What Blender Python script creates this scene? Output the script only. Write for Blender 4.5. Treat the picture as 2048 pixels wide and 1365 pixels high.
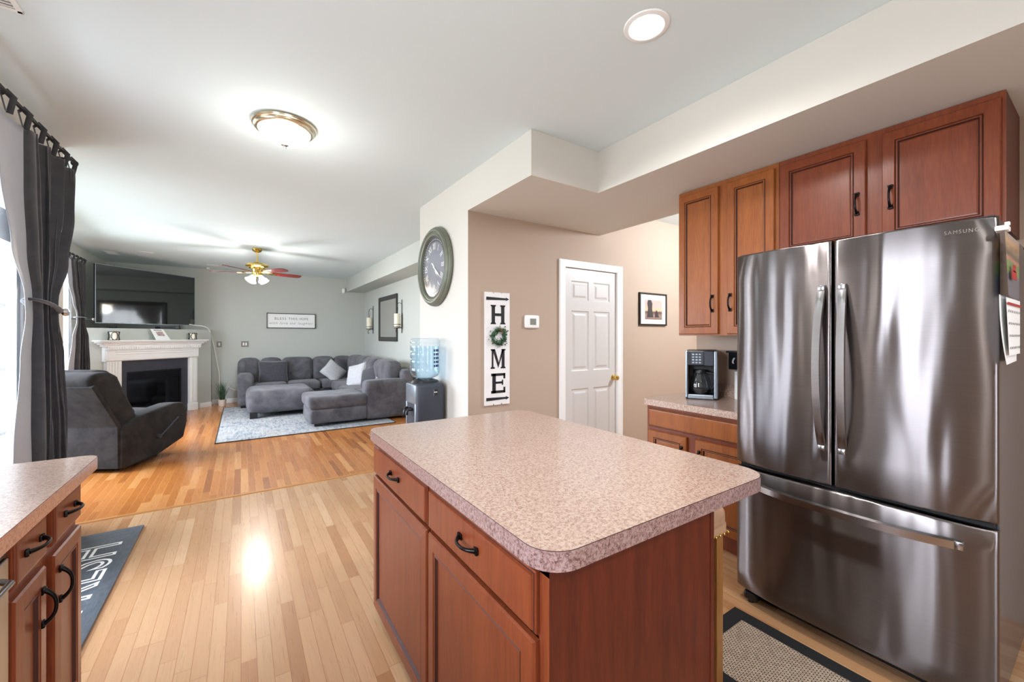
import bpy, bmesh, math, random
from mathutils import Vector, Matrix, noise

random.seed(7)
for o in list(bpy.data.objects): bpy.data.objects.remove(o)
SC = bpy.context.scene
COL = SC.collection
PI = math.pi

# ------------------------------------------------------------------ camera
cd = bpy.data.cameras.new('camera'); cam = bpy.data.objects.new('camera', cd); COL.objects.link(cam)
cam.location = (0, 0, 1.38); cam.rotation_euler = (PI/2, 0, -math.radians(33.625))
cd.sensor_width = 36; cd.lens = 815/2048*36; cd.shift_y = -9.5/2048; cd.clip_start = .02
SC.camera = cam
# ------------------------------------------------------------------ view, sky
SC.view_settings.view_transform = 'Standard'; SC.view_settings.look = 'None'
SC.view_settings.gamma = 1; SC.view_settings.use_curve_mapping = False
SC.view_settings.exposure = 0.67
W = bpy.data.worlds.new('sky'); SC.world = W; W.use_nodes = True
bg = W.node_tree.nodes['Background']; bg.inputs[0].default_value = (.80, .92, 1.14, 1); bg.inputs[1].default_value = 4.0
W.cycles.sampling_method = 'NONE'
SC.cycles.max_bounces = 10; SC.cycles.diffuse_bounces = 6; SC.cycles.glossy_bounces = 5
SC.cycles.transparent_max_bounces = 12; SC.cycles.sample_clamp_indirect = 6.0
try: SC.cycles.use_denoising = True
except Exception: pass
LAMPK = 1.0

def daylight(name, loc, rot, sx, sy, L=26.0, col=(.88, .95, 1.06)):
    """overcast daylight entering at a window: radiance L over the opening"""
    l = bpy.data.lights.new(name, 'AREA'); l.shape = 'RECTANGLE'; l.size = sx; l.size_y = sy
    l.energy = L*PI*sx*sy; l.color = col
    o = bpy.data.objects.new(name, l); COL.objects.link(o); o.location = loc; o.rotation_euler = rot
    return o
DL = 5.7
def day_x(x, y, z, h, w, L, tilt=.46):   # sky light falls in slantwise from above, so the panel leans outwards at its top
    daylight('daylight', (x-h/2*math.sin(tilt), y, z), (0, -(PI/2-tilt), 0), h, w, L)
day_x(-1.22, 2.95, 1.30, 2.40, 1.2, DL, .6)
day_x(-1.22, .78, 1.65, 1.2, .84, 16)
day_x(-2.20, 7.54, 1.5, 2.0, 1.6, 15, .8)
day_x(-2.20, 5.6, 1.5, 2.0, 1.7, 14, .8)
daylight('daylight', (.9, -2.77, 1.5), (PI/2, 0, 0), 1.5, 1.2, DL)  # fill daylight for the added window behind the camera

# ------------------------------------------------------------------ materials
def lin(c):
    return tuple(((x/255)/12.92 if x/255 <= .04045 else ((x/255+.055)/1.055)**2.4) for x in c) + (1,)
class NT:
    def __init__(s, name):
        s.m = bpy.data.materials.new(name); s.m.use_nodes = True; s.t = s.m.node_tree; s.b = s.t.nodes['Principled BSDF']
    def n(s, typ, **k):
        nd = s.t.nodes.new(typ)
        for a, v in k.items(): setattr(nd, a, v)
        return nd
    def l(s, a, b): s.t.links.new(a, b)
    def coord(s, scale=(1, 1, 1), rot=(0, 0, 0), out='Object'):
        tc = s.n('ShaderNodeTexCoord'); mp = s.n('ShaderNodeMapping')
        s.l(tc.outputs[out], mp.inputs[0]); mp.inputs['Scale'].default_value = scale; mp.inputs['Rotation'].default_value = rot
        return mp.outputs[0]
    def noise(s, vec, scale, detail=4, rough=.55, dist=0):
        nd = s.n('ShaderNodeTexNoise'); s.l(vec, nd.inputs['Vector']); nd.inputs['Scale'].default_value = scale
        nd.inputs['Detail'].default_value = detail; nd.inputs['Roughness'].default_value = rough; nd.inputs['Distortion'].default_value = dist
        return nd.outputs['Fac']
    def ramp(s, fac, stops, interp='LINEAR'):
        r = s.n('ShaderNodeValToRGB'); s.l(fac, r.inputs[0]); r.color_ramp.interpolation = interp
        e = r.color_ramp.elements
        while len(e) < len(stops): e.new(.5)
        for i, (p, c) in enumerate(stops): e[i].position = p; e[i].color = c
        return r.outputs[0]
    def mix(s, f, a, b, typ='MIX'):
        m = s.n('ShaderNodeMix', data_type='RGBA', blend_type=typ)
        for i, v in ((0, f), (6, a), (7, b)):
            if hasattr(v, 'is_output'): s.l(v, m.inputs[i])
            else: m.inputs[i].default_value = v
        return m.outputs[2]
    def math(s, op, a, b=0.0):
        m = s.n('ShaderNodeMath', operation=op)
        for i, v in ((0, a), (1, b)):
            if hasattr(v, 'is_output'): s.l(v, m.inputs[i])
            else: m.inputs[i].default_value = v
        return m.outputs[0]
    def bump(s, h, strength=.2, dist=.002):
        b = s.n('ShaderNodeBump'); s.l(h, b.inputs['Height']); b.inputs['Strength'].default_value = strength
        b.inputs['Distance'].default_value = dist; s.l(b.outputs[0], s.b.inputs['Normal'])
    def set(s, **k):
        for a, v in k.items():
            i = s.b.inputs[a.replace('_', ' ')]
            if hasattr(v, 'is_output'): s.l(v, i)
            else: i.default_value = v
        return s.m
def plain(name, c, rough=.5, metal=0, var=.04, vscale=30, bump=0, **k):
    t = NT(name); v = t.coord(); f = t.noise(v, vscale)
    a = lin(c); lo = tuple(x*(1-var) for x in a[:3])+(1,); hi = tuple(min(1, x*(1+var)) for x in a[:3])+(1,)
    t.set(Base_Color=t.ramp(f, [(.3, lo), (.7, hi)]), Roughness=rough, Metallic=metal, **k)
    if bump: t.bump(f, bump)
    return t.m
def paint(name, c, rough=.75):
    t = NT(name); v = t.coord(); f = t.noise(v, 160, 2); g = t.noise(v, 1.3, 2)
    a = lin(c); t.set(Base_Color=t.ramp(g, [(.3, tuple(x*.985 for x in a[:3])+(1,)), (.7, a)]), Roughness=rough)
    t.bump(f, .08, .001); return t.m
def wood(name, c1, c2, axis='z', rough=.35, sc=1.0, coat=.3):
    t = NT(name)
    s = {'z': (9, 9, .7), 'y': (9, .7, 9), 'x': (.7, 9, 9)}[axis]
    v = t.coord(tuple(q*sc for q in s)); f = t.noise(v, 2.2, 6, .62, .6)
    v2 = t.coord((1, 1, 1)); g = t.noise(v2, 3.0, 3)
    v3 = t.coord(tuple(q*sc*6 for q in s)); h = t.noise(v3, 3.0, 3)
    c = t.ramp(f, [(.25, lin(c2)), (.72, lin(c1))])
    c = t.mix(t.math('MULTIPLY', g, .45), c, lin(c2))
    c = t.mix(.22, c, t.ramp(h, [(.35, tuple(x*.55 for x in lin(c2)[:3])+(1,)), (.65, lin(c1))]))
    t.set(Base_Color=c, Roughness=rough, Coat_Weight=coat*.6, Coat_Roughness=.22, Specular_IOR_Level=.3)
    return t.m
def planks(name, cols, w=.057, gf=.26, ln=.75, gap=(.0014), gapc=(150, 95, 50), rough=.28):
    t = NT(name); tc = t.n('ShaderNodeTexCoord'); sp = t.n('ShaderNodeSeparateXYZ'); t.l(tc.outputs['Object'], sp.inputs[0])
    X, Y = sp.outputs[0], sp.outputs[1]
    xr = t.math('DIVIDE', X, w); row = t.math('FLOOR', xr); fx = t.math('FRACT', xr)
    wn = t.n('ShaderNodeTexWhiteNoise', noise_dimensions='1D'); t.l(row, wn.inputs['W'])
    yy = t.math('ADD', t.math('DIVIDE', Y, ln), t.math('MULTIPLY', wn.outputs['Value'], 7.3))
    idy = t.math('FLOOR', yy); fy = t.math('FRACT', yy)
    cb = t.n('ShaderNodeCombineXYZ'); t.l(row, cb.inputs[0]); t.l(idy, cb.inputs[1])
    w2 = t.n('ShaderNodeTexWhiteNoise', noise_dimensions='2D'); t.l(cb.outputs[0], w2.inputs['Vector'])
    base = t.ramp(w2.outputs['Value'], [(i/(len(cols)-1), lin(c)) for i, c in enumerate(cols)])
    # grain, offset per plank
    mp = t.n('ShaderNodeVectorMath', operation='MULTIPLY_ADD'); t.l(tc.outputs['Object'], mp.inputs[0]); mp.inputs[1].default_value = (38, 1.2, 1)
    sc = t.n('ShaderNodeVectorMath', operation='SCALE'); t.l(w2.outputs['Color'], sc.inputs[0]); sc.inputs['Scale'].default_value = 40
    t.l(sc.outputs[0], mp.inputs[2])
    g = t.noise(mp.outputs[0], 2.0, 6, .65, 1.6)
    gr = t.ramp(g, [(.3, (.70, .62, .52, 1)), (.55, (1, 1, 1, 1)), (.8, (1.0, .95, .88, 1))])
    c = t.mix(gf, base, gr, 'MULTIPLY')
    ex = t.math('MINIMUM', fx, t.math('SUBTRACT', 1.0, fx)); ey = t.math('MINIMUM', fy, t.math('SUBTRACT', 1.0, fy))
    gx = t.math('LESS_THAN', ex, gap/w); gy = t.math('LESS_THAN', ey, gap/ln)
    gg = t.math('MAXIMUM', gx, gy)
    c = t.mix(t.math('MULTIPLY', gg, .75), c, lin(gapc))
    rr = t.math('ADD', t.math('MULTIPLY', t.noise(mp.outputs[0], 3.0, 3), .05), rough-.025)
    t.set(Base_Color=c, Roughness=rr, Coat_Weight=.35, Coat_Roughness=.16)
    t.bump(t.math('SUBTRACT', 1.0, gg), .25, .001)
    return t.m
def granite(name, c1, c2, c3, scale=1.0, rough=.32):
    t = NT(name); v = t.coord()
    n1 = t.noise(v, 95*scale, 3, .7); n2 = t.noise(v, 230*scale, 2, .6); n3 = t.noise(v, 32*scale, 3)
    c = t.ramp(n1, [(.40, lin(c2)), (.5, lin(c1)), (.62, lin(c3))])
    c = t.mix(t.ramp(n2, [(.5, (0, 0, 0, 1)), (.62, (1, 1, 1, 1))]), c, lin(c3))
    c = t.mix(t.math('MULTIPLY', n3, .3), c, lin(c2))
    t.set(Base_Color=c, Roughness=rough, Coat_Weight=.35, Coat_Roughness=.14); return t.m
def fabric(name, c1, c2, sc=9, rough=.9, sheen=.6, bump=.35, fine=260):
    t = NT(name); v = t.coord(); f = t.noise(v, sc, 5, .6, .4); g = t.noise(v, fine, 2)
    c = t.ramp(f, [(.3, lin(c2)), (.7, lin(c1))]); c = t.mix(.3, c, t.ramp(g, [(.35, lin(c2)), (.7, lin(c1))]))
    t.set(Base_Color=c, Roughness=rough, Sheen_Weight=sheen, Sheen_Roughness=.5, Specular_IOR_Level=.12); t.bump(t.math('ADD', f, g), bump, .003); return t.m
def emis(name, c, s):
    t = NT(name); t.set(Base_Color=lin(c), Emission_Color=lin(c), Emission_Strength=s, Roughness=.4); return t.m
def thin_glass(name, tint=(1, 1, 1), gl=.12, rough=.02):
    t = NT(name); tr = t.n('ShaderNodeBsdfTransparent'); tr.inputs[0].default_value = (*tint, 1)
    g = t.n('ShaderNodeBsdfGlossy'); g.inputs['Roughness'].default_value = rough
    fr = t.n('ShaderNodeLayerWeight'); fr.inputs[0].default_value = .5
    mx = t.n('ShaderNodeMixShader'); t.l(t.math('ADD', t.math('MULTIPLY', t.math('POWER', fr.outputs['Facing'], 4.0), .85), gl*.3), mx.inputs[0]); t.l(tr.outputs[0], mx.inputs[1]); t.l(g.outputs[0], mx.inputs[2])
    t.l(mx.outputs[0], t.t.nodes['Material Output'].inputs[0]); return t.m
def steel(name, c, rough=.26, aniso=.9, wav=.0):
    t = NT(name); v = t.coord((1.5, 1.5, 260)); f = t.noise(v, 3.0, 3)
    tg = t.n('ShaderNodeTangent', direction_type='RADIAL', axis='Z')
    a = lin(c)
    t.set(Base_Color=t.ramp(f, [(.3, tuple(x*.88 for x in a[:3])+(1,)), (.7, a)]), Metallic=1.0, Roughness=rough, Anisotropic=aniso, Anisotropic_Rotation=.25, Tangent=tg.outputs[0])
    if wav:
        v2 = t.coord((.3, 6.5, .9)); w = t.noise(v2, 1.3, 1, .4, .3); t.bump(w, wav, .02)
    return t.m

M = {}
M['ceiling'] = paint('ceiling paint', (217, 228, 230), .85)
M['cream'] = paint('cream wall paint with window light', (208, 203, 194))  # creamier hue than tan; its extra lightness puts window light into the colour
M['tan'] = paint('tan wall paint', (178, 157, 139))
M['sage'] = paint('grey green wall paint', (188, 191, 184))
M['white'] = plain('white trim paint', (238, 237, 235), .38, var=.01)
M['doorw'] = plain('white door paint', (206, 202, 198), .42, var=.01)
M['floorK'] = planks('oak strip floor kitchen', [(170, 122, 82), (188, 144, 104), (196, 154, 114), (180, 134, 92), (210, 172, 134)])
M['floorL'] = planks('oak strip floor living', [(150, 86, 40), (192, 124, 64), (176, 108, 52), (186, 116, 58), (210, 150, 92)], w=.057, gf=.10, gapc=(222, 156, 92))
M['strip'] = wood('oak threshold', (206, 150, 92), (180, 120, 66), 'x')
M['cherry'] = wood('cherry cabinet wood', (138, 69, 38), (104, 46, 25), 'z', .36, 1, .3)
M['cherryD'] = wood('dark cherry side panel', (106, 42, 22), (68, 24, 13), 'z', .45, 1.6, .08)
M['cherryH'] = wood('cherry wood horizontal grain', (148, 80, 50), (116, 58, 36), 'y')
M['cherryLit'] = wood('warm lit cherry cabinet wood', (164, 96, 44), (126, 66, 28), 'z', .38, 1, .2)  # cherry again, with the warm room light put into its colour
M['glaze'] = plain('dark glaze', (60, 26, 20), .5)
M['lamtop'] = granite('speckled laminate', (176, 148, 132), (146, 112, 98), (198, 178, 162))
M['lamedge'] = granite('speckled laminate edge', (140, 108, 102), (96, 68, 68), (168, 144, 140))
M['lamedge2'] = granite('brown laminate edge', (186, 138, 116), (156, 104, 84), (206, 160, 136))
M['bronze'] = plain('oil rubbed bronze', (34, 30, 30), .32, .85, bump=.1)
M['steel'] = steel('dark brushed stainless', (128, 122, 121), .30, 1.0, .5)
M['steelL'] = steel('brushed handle steel', (176, 174, 174), .26, .6)
M['gasket'] = plain('black gasket', (14, 14, 15), .6)
M['fridgeside'] = plain('grey painted fridge side', (70, 74, 82), .22, .3, bump=.02)
M['chrome'] = plain('chrome', (215, 215, 215), .12, 1)
M['brass'] = plain('polished brass', (220, 192, 112), .2, 1)
M['black'] = plain('black plastic', (18, 18, 20), .35)
M['blackm'] = plain('black matte metal', (22, 22, 23), .55)
M['blackg'] = plain('black gloss', (8, 9, 10), .06, Coat_Weight=1.0)
M['darkgrey'] = plain('charcoal plastic', (52, 56, 66), .4)
M['silver'] = plain('silver plastic', (150, 158, 166), .3, .7)
M['velvet'] = fabric('charcoal velvet upholstery', (116, 115, 120), (64, 63, 68), 5, .9, .2, .5)
M['velvetD'] = fabric('dark velvet upholstery', (62, 60, 59), (30, 29, 30), 7, .9, .05, .5)
M['pillowL'] = fabric('light grey pillow fabric', (205, 205, 208), (180, 180, 184), 30, .9, .3, .2)
M['pillowD'] = fabric('dark grey pillow fabric', (78, 78, 84), (60, 60, 66), 30, .9, .4, .2)
M['curtain'] = fabric('charcoal curtain', (72, 72, 75), (54, 54, 58), 12, .62, .4, .15, 500)
M['lining'] = plain('silver curtain lining', (158, 160, 168), .42, 0, .05, 8, bump=.05, Sheen_Weight=.4)
M['glass'] = thin_glass('window glass')
M['glassc'] = thin_glass('clear glass', (.92, .94, .95), .3)
M['clockglass'] = thin_glass('clock glass', (1, 1, 1), .05, .12)
M['glassblue'] = thin_glass('blue tinted bottle plastic', (.88, .94, .98), .14, .12)
M['water'] = thin_glass('water', (.80, .90, .96), .1)
M['bulb'] = emis('lit glass', (255, 244, 226), 9)
M['ledlens'] = emis('lit downlight lens', (255, 250, 240), 12)
M['dim'] = plain('unlit lamp lens', (225, 225, 222), .3)
M['paper'] = plain('white paper', (240, 240, 238), .7, var=.01)
M['letter'] = plain('black lettering', (22, 22, 24), .7, var=.1)
M['board'] = plain('whitewashed board', (232, 230, 228), .7, var=.04, vscale=12, bump=.1)
M['leaf'] = plain('green leaves', (58, 92, 62), .6, var=.35, vscale=40)
M['leafG'] = plain('grass blades', (52, 84, 58), .55, var=.4, vscale=30)
M['candle'] = plain('ivory candle wax', (238, 230, 208), .5, var=.02)
M['slate'] = plain('slate surround', (58, 60, 68), .45, var=.12, vscale=10, bump=.1)
M['slateD'] = plain('firebox metal', (24, 25, 28), .4, .4)
M['fireglass'] = plain('firebox glass', (9, 9, 11), .08, Coat_Weight=.5)
M['clockrim'] = plain('weathered green grey clock rim', (108, 112, 98), .38, .2, .12, 18, bump=.1)
M['clockface'] = plain('slate clock face', (112, 114, 124), .5, 0, .1, 9)
M['clockring'] = plain('navy chapter ring', (38, 38, 54), .4)
M['mahog'] = wood('red mahogany', (120, 28, 22), (86, 14, 12), 'x', .25)
M['oakleg'] = wood('oak stool leg', (158, 112, 62), (128, 84, 42), 'z')
M['leather'] = plain('tan leather', (176, 140, 112), .35, var=.12, vscale=20, bump=.1)
M['greym'] = plain('mirror glass', (176, 174, 168), .05, .5, var=.0)
M['framed'] = plain('dark pewter frame', (62, 60, 58), .4, .3, .1)
M['nickel'] = plain('pewter outlet plate', (118, 114, 110), .4, .6, .3, 120)
M['grass'] = plain('lawn', (112, 124, 92), .95, var=.2, vscale=2)
M['tapem'] = plain('red print', (170, 40, 44), .6)
M['terracotta'] = plain('whitewashed basket pot', (212, 196, 184), .8, var=.2, vscale=60)
M['wavy'] = plain('satin nickel knob', (200, 200, 200), .2, 1)
M['siding'] = plain('pale siding', (200, 200, 196), .8)

# ------------------------------------------------------------------ mesh builder
class MB:
    def __init__(s): s.v = []; s.f = []; s.mi = []; s.m = Matrix.Identity(4); s.cur = 0
    def add(s, vs, fs, mi=None):
        b = len(s.v); s.v += [tuple(s.m @ Vector(p)) for p in vs]
        for f in fs: s.f.append([b+i for i in f]); s.mi.append(s.cur if mi is None else mi)
        return s
    def box(s, x0, x1, y0, y1, z0, z1, bev=0, seg=2, mi=None):
        if bev <= 0:
            v = [(x, y, z) for x in (x0, x1) for y in (y0, y1) for z in (z0, z1)]
            return s.add(v, [(0, 1, 3, 2), (4, 6, 7, 5), (0, 4, 5, 1), (2, 3, 7, 6), (0, 2, 6, 4), (1, 5, 7, 3)], mi)
        bm = bmesh.new(); bmesh.ops.create_cube(bm, size=1)
        for q in bm.verts: q.co = Vector(((x0+x1)/2+q.co.x*(x1-x0), (y0+y1)/2+q.co.y*(y1-y0), (z0+z1)/2+q.co.z*(z1-z0)))
        bmesh.ops.bevel(bm, geom=list(bm.edges), offset=min(bev, .49*min(abs(x1-x0), abs(y1-y0), abs(z1-z0))), segments=seg, affect='EDGES', profile=.5)
        bm.verts.index_update(); s.add([tuple(q.co) for q in bm.verts], [[q.index for q in f.verts] for f in bm.faces], mi); bm.free(); return s
    def lathe(s, prof, seg=32, c=(0, 0, 0), axis='z', mi=None, caps=True):
        vs = []; n = len(prof)
        for i in range(seg):
            a = 2*PI*i/seg
            for r, h in prof:
                p = (r*math.cos(a), r*math.sin(a), h)
                if axis == 'x': p = (p[2], p[0], p[1])
                if axis == 'y': p = (p[0], p[2], p[1])
                vs.append((c[0]+p[0], c[1]+p[1], c[2]+p[2]))
        fs = [(i*n+j, ((i+1) % seg)*n+j, ((i+1) % seg)*n+j+1, i*n+j+1) for i in range(seg) for j in range(n-1)]
        if caps and prof[0][0] > 1e-5 and prof[-1][0] > 1e-5:
            fs.append([i*n for i in range(seg)][::-1]); fs.append([i*n+n-1 for i in range(seg)])
        return s.add(vs, fs, mi)
    def cyl(s, r, h0, h1, c=(0, 0, 0), axis='z', seg=24, mi=None): return s.lathe([(r, h0), (r, h1)], seg, c, axis, mi)
    def tube(s, pts, r, seg=10, flat=1.0, up=None, mi=None, closed=False):
        P = [Vector(p) for p in pts]; n = len(P); rr = r if hasattr(r, '__len__') else [r]*n
        vs = []; pu = Vector(up) if up else None
        for i, p in enumerate(P):
            if closed: t = (P[(i+1) % n]-P[i-1]).normalized()
            else: t = (P[min(i+1, n-1)]-P[max(i-1, 0)]).normalized()
            if pu is None: pu = Vector((0, 0, 1)) if abs(t.z) < .9 else Vector((1, 0, 0))
            a = (pu - t*pu.dot(t))
            if a.length < 1e-6: a = t.orthogonal()
            a.normalize(); b = t.cross(a)
            if not up: pu = a
            for k in range(seg):
                q = 2*PI*k/seg; vs.append(tuple(p + a*math.cos(q)*rr[i]*flat + b*math.sin(q)*rr[i]))
        m = n if closed else n-1
        fs = [(i*seg+k, i*seg+(k+1) % seg, ((i+1) % n)*seg+(k+1) % seg, ((i+1) % n)*seg+k) for i in range(m) for k in range(seg)]
        if not closed: fs += [list(range(seg))[::-1], [(n-1)*seg+k for k in range(seg)]]
        return s.add(vs, fs, mi)
    def prism(s, poly, z0, z1, mi=None):   # polygon (x,y) extruded along z
        n = len(poly); vs = [(x, y, z0) for x, y in poly]+[(x, y, z1) for x, y in poly]
        return s.add(vs, [list(range(n))[::-1], list(range(n, 2*n))]+[(i, (i+1) % n, n+(i+1) % n, n+i) for i in range(n)], mi)
    def rings(s, w, h, rs, dark=(), back=0.0):
        """raised/recessed rectangle panel, local x 0..w, y 0..h, z out; rs = [(inset, height)], dark = ring indices using material 1"""
        vs = [(0, 0, back), (w, 0, back), (w, h, back), (0, h, back)]
        for i, d in rs: vs += [(i, i, d), (w-i, i, d), (w-i, h-i, d), (i, h-i, d)]
        fs = [(3, 2, 1, 0)]; mis = [0]
        for k in range(len(rs)):
            a = k*4; b = a+4
            for j in range(4): fs.append((a+j, a+(j+1) % 4, b+(j+1) % 4, b+j)); mis.append(1 if k in dark else 0)
        e = len(rs)*4; fs.append((e, e+1, e+2, e+3)); mis.append(0)
        b0 = len(s.v); s.v += [tuple(s.m @ Vector(p)) for p in vs]
        for f, m_ in zip(fs, mis): s.f.append([b0+i for i in f]); s.mi.append(m_)
        return s
    def soft(s, c, size, r, puff=(0, 0, 0), n=9, jitter=0, seed=0, mi=None, rot=None):
        hx, hy, hz = [q/2 for q in size]; H = Vector((hx, hy, hz)); r = min(r, .98*min(hx, hy, hz))
        def samp(hh):
            k = 4; out = []
            for i in range(k+1): out.append(-hh + r*(1-math.cos(PI/2*i/k)))
            for i in range(1, n): out.append(-hh+r+(2*hh-2*r)*i/n)
            for i in range(k+1): out.append(hh - r*(1-math.sin(PI/2*(i)/k)) if False else hh-r+r*math.sin(PI/2*i/k))
            return out
        S = [samp(hx), samp(hy), samp(hz)]; idx = {}; vs = []; fs = []
        R = rot.to_matrix() if rot else None
        def vert(p):
            key = tuple(round(q, 6) for q in p)
            if key in idx: return idx[key]
            q = Vector(p); inner = Vector([max(-(H[a]-r), min(H[a]-r, q[a])) for a in range(3)])
            d = q-inner; pos = inner + (d.normalized()*r if d.length > 1e-9 else d)
            u = [max(-1, min(1, q[a]/H[a])) for a in range(3)]
            for a in range(3):
                b, c_ = (a+1) % 3, (a+2) % 3
                pos[a] *= 1+puff[a]*(1-u[b]**2)*(1-u[c_]**2)
            if jitter:
                nn = noise.noise_vector(Vector(p)*5+Vector((seed*3.1, seed, 0))); pos += nn*jitter
            if R: pos = R @ pos
            idx[key] = len(vs); vs.append((c[0]+pos.x, c[1]+pos.y, c[2]+pos.z)); return idx[key]
        for a in range(3):
            b, c_ = (a+1) % 3, (a+2) % 3
            for sg in (-1, 1):
                for i in range(len(S[b])-1):
                    for j in range(len(S[c_])-1):
                        q = []
                        for (ii, jj) in ((i, j), (i+1, j), (i+1, j+1), (i, j+1)):
                            p = [0, 0, 0]; p[a] = sg*H[a]; p[b] = S[b][ii]; p[c_] = S[c_][jj]; q.append(vert(p))
                        q2 = []
                        for z in q:
                            if z not in q2: q2.append(z)
                        if len(q2) > 2: fs.append(q2 if sg > 0 else q2[::-1])
        return s.add(vs, fs, mi)
    def build(s, name, mats, parent=None, smooth=None, loc=None):
        me = bpy.data.meshes.new(name); off = Vector(loc) if loc else Vector((0, 0, 0))
        me.from_pydata([tuple(Vector(p)-off) for p in s.v], [], s.f)
        if not isinstance(mats, (list, tuple)): mats = [mats]
        for m in mats: me.materials.append(m)
        for p, i in zip(me.polygons, s.mi): p.material_index = min(i, len(mats)-1)
        bm = bmesh.new(); bm.from_mesh(me); bmesh.ops.recalc_face_normals(bm, faces=bm.faces); bm.to_mesh(me); bm.free()
        if smooth is not None:
            me.shade_smooth(); me.set_sharp_from_angle(angle=math.radians(smooth))
        o = bpy.data.objects.new(name, me); COL.objects.link(o)
        if loc: o.location = loc
        if parent: o.parent = parent
        return o
def mb(m=None):
    b = MB()
    if m is not None: b.m = m
    return b
def frame(o, u, v=(0, 0, 1)):
    u = Vector(u).normalized(); v = Vector(v).normalized(); w = u.cross(v)
    return Matrix(((u.x, v.x, w.x, o[0]), (u.y, v.y, w.y, o[1]), (u.z, v.z, w.z, o[2]), (0, 0, 0, 1)))
def tag(o, label, cat, group=None, kind=None):
    o['label'] = label; o['category'] = cat
    if group: o['group'] = group
    if kind: o['kind'] = kind
    return o
def thing(name, label, cat, loc=(0, 0, 0), rz=0, group=None):
    o = bpy.data.objects.new(name, None); COL.objects.link(o); o.location = loc; o.rotation_euler = (0, 0, rz)
    o.empty_display_size = .05
    return tag(o, label, cat, group)
class Th:
    """thing whose parts are given in world coordinates (unrotated) and stored relative to its base"""
    def __init__(s, name, label, cat, loc, group=None):
        s.loc = Vector(loc); s.o = thing(name, label, cat, loc, 0, group)
    def part(s, name, b, mats, smooth=None, parent=None, label=None):
        b.v = [tuple(Vector(p)-s.loc) for p in b.v]
        o = b.build(name, mats, parent or s.o, smooth)
        if label: o['label'] = label
        return o
def struct(name, b, m, parent=None, smooth=None):
    o = b.build(name, m, parent, smooth)
    if not parent: o['kind'] = 'structure'
    return o
def text_mesh(txt, size, extrude=.001, outline=0, align='CENTER', shear=0, spacing=1):
    c = bpy.data.curves.new('t', 'FONT'); c.body = txt; c.size = size; c.align_x = align; c.align_y = 'CENTER'; c.shear = shear
    c.space_character = spacing; c.resolution_u = 4
    if outline: c.fill_mode = 'NONE'; c.bevel_depth = outline; c.bevel_resolution = 1
    else: c.extrude = extrude
    o = bpy.data.objects.new('t', c); COL.objects.link(o)
    dg = bpy.context.evaluated_depsgraph_get(); me = bpy.data.meshes.new_from_object(o.evaluated_get(dg))
    vs = [tuple(v.co) for v in me.vertices]; fs = [list(p.vertices) for p in me.polygons]
    bpy.data.objects.remove(o); bpy.data.curves.remove(c); bpy.data.meshes.remove(me)
    return vs, fs

# ================================================================== ROOM SHELL
H = 2.743; SOF = 2.438
def wall_x(name, xa, xb, y0, y1, ops, mat, z1=H, extra=None):
    """wall slab between xa and xb running along y with openings (y0,y1,z0,z1)"""
    b = mb(); ys = sorted({y0, y1, *[o[0] for o in ops], *[o[1] for o in ops]})
    for a, c in zip(ys[:-1], ys[1:]):
        o = [q for q in ops if q[0] <= a+1e-6 and q[1] >= c-1e-6]
        if not o: b.box(xa, xb, a, c, 0, z1)
        else:
            q = o[0]
            if q[2] > 0: b.box(xa, xb, a, c, 0, q[2])
            if q[3] < z1: b.box(xa, xb, a, c, q[3], z1)
    return struct(name, b, mat)
KX = -1.07; LX = -2.05; BY = 10.3; YS = 4.25; YB = -2.6; RX = 3.12; LRX = 2.52
b = mb(); b.box(-1.3, 5.8, YB-.15, YS, -.1, 0); struct('floor', b, M['floorK'])
b = mb(); b.box(-2.25, 2.9, YS, BY+.2, -.1, 0.0); struct('floor', b, M['floorL'])
b = mb(); b.prism([(0, 0), (.045, 0), (.036, .007), (.009, .007)], 0, 2.66); b.v = [(KX+v[2], YS-.02+v[0], v[1]) for v in b.v]
struct('trim_1', b, M['strip'])
b = mb(); b.box(-2.3, 5.8, YB-.15, BY+.2, H, H+.12); struct('ceiling', b, M['ceiling'])
PD = (2.35, 3.55, 0.0, 2.42); SW = (.36, 1.20, 1.0, 2.2); LW = (6.7, 8.38, .35, 2.35); LW2 = (4.75, 6.45, .35, 2.35)
wall_x('wall_left', KX-.13, KX, YB, YS, [PD, SW], M['cream'])
wall_x('wall_left_living', LX-.13, LX, YS, BY, [LW, LW2], M['sage'])
b = mb(); b.box(LX-.13, KX-.13, YS-.13, YS, 0, H); struct('wall_step', b, M['sage'])
b = mb(); b.box(LX-.13, LRX+.13, BY, BY+.13, 0, H); struct('wall_back', b, M['sage'])
b = mb(); b.box(LRX, LRX+.13, 4.13, BY, 0, H); struct('wall_right_living', b, M['sage'])
b = mb(); b.box(1.585, 2.644, 3.0515, 4.15, 0, H); struct('wall_pillar', b, [M['cream']])
# door wall (tan): skin on the pillar block and the run beyond the door
b = mb(); b.box(1.588, 2.644, 3.0505, 3.0515, 0, SOF); b.box(2.640, 2.644, 3.0505, 3.14, 0, 2.072); b.box(2.644, 3.396, 3.052, 3.18, 2.072, H); b.box(3.396, 5.6, 3.052, 3.18, 0, H)
struct('wall_door', b, M['tan'])
b = mb(); b.box(2.65, 4.5, 4.0, 4.13, 0, H); struct('wall_closet', b, M['tan'])
b = mb(); b.box(RX, RX+.12, YB, 1.95, 0, H); struct('wall_right', b, M['tan'])
b = mb(); b.box(5.6, 5.73, YB, 3.18, 0, H); struct('wall_hall', b, M['tan'])
b = mb()
b.box(KX-.13, .15, YB-.13, YB, 0, H); b.box(1.65, 5.6, YB-.13, YB, 0, H); b.box(.15, 1.65, YB-.13, YB, 0, .9); b.box(.15, 1.65, YB-.13, YB, 2.1, H)
struct('wall_behind', b, M['cream'])
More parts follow.
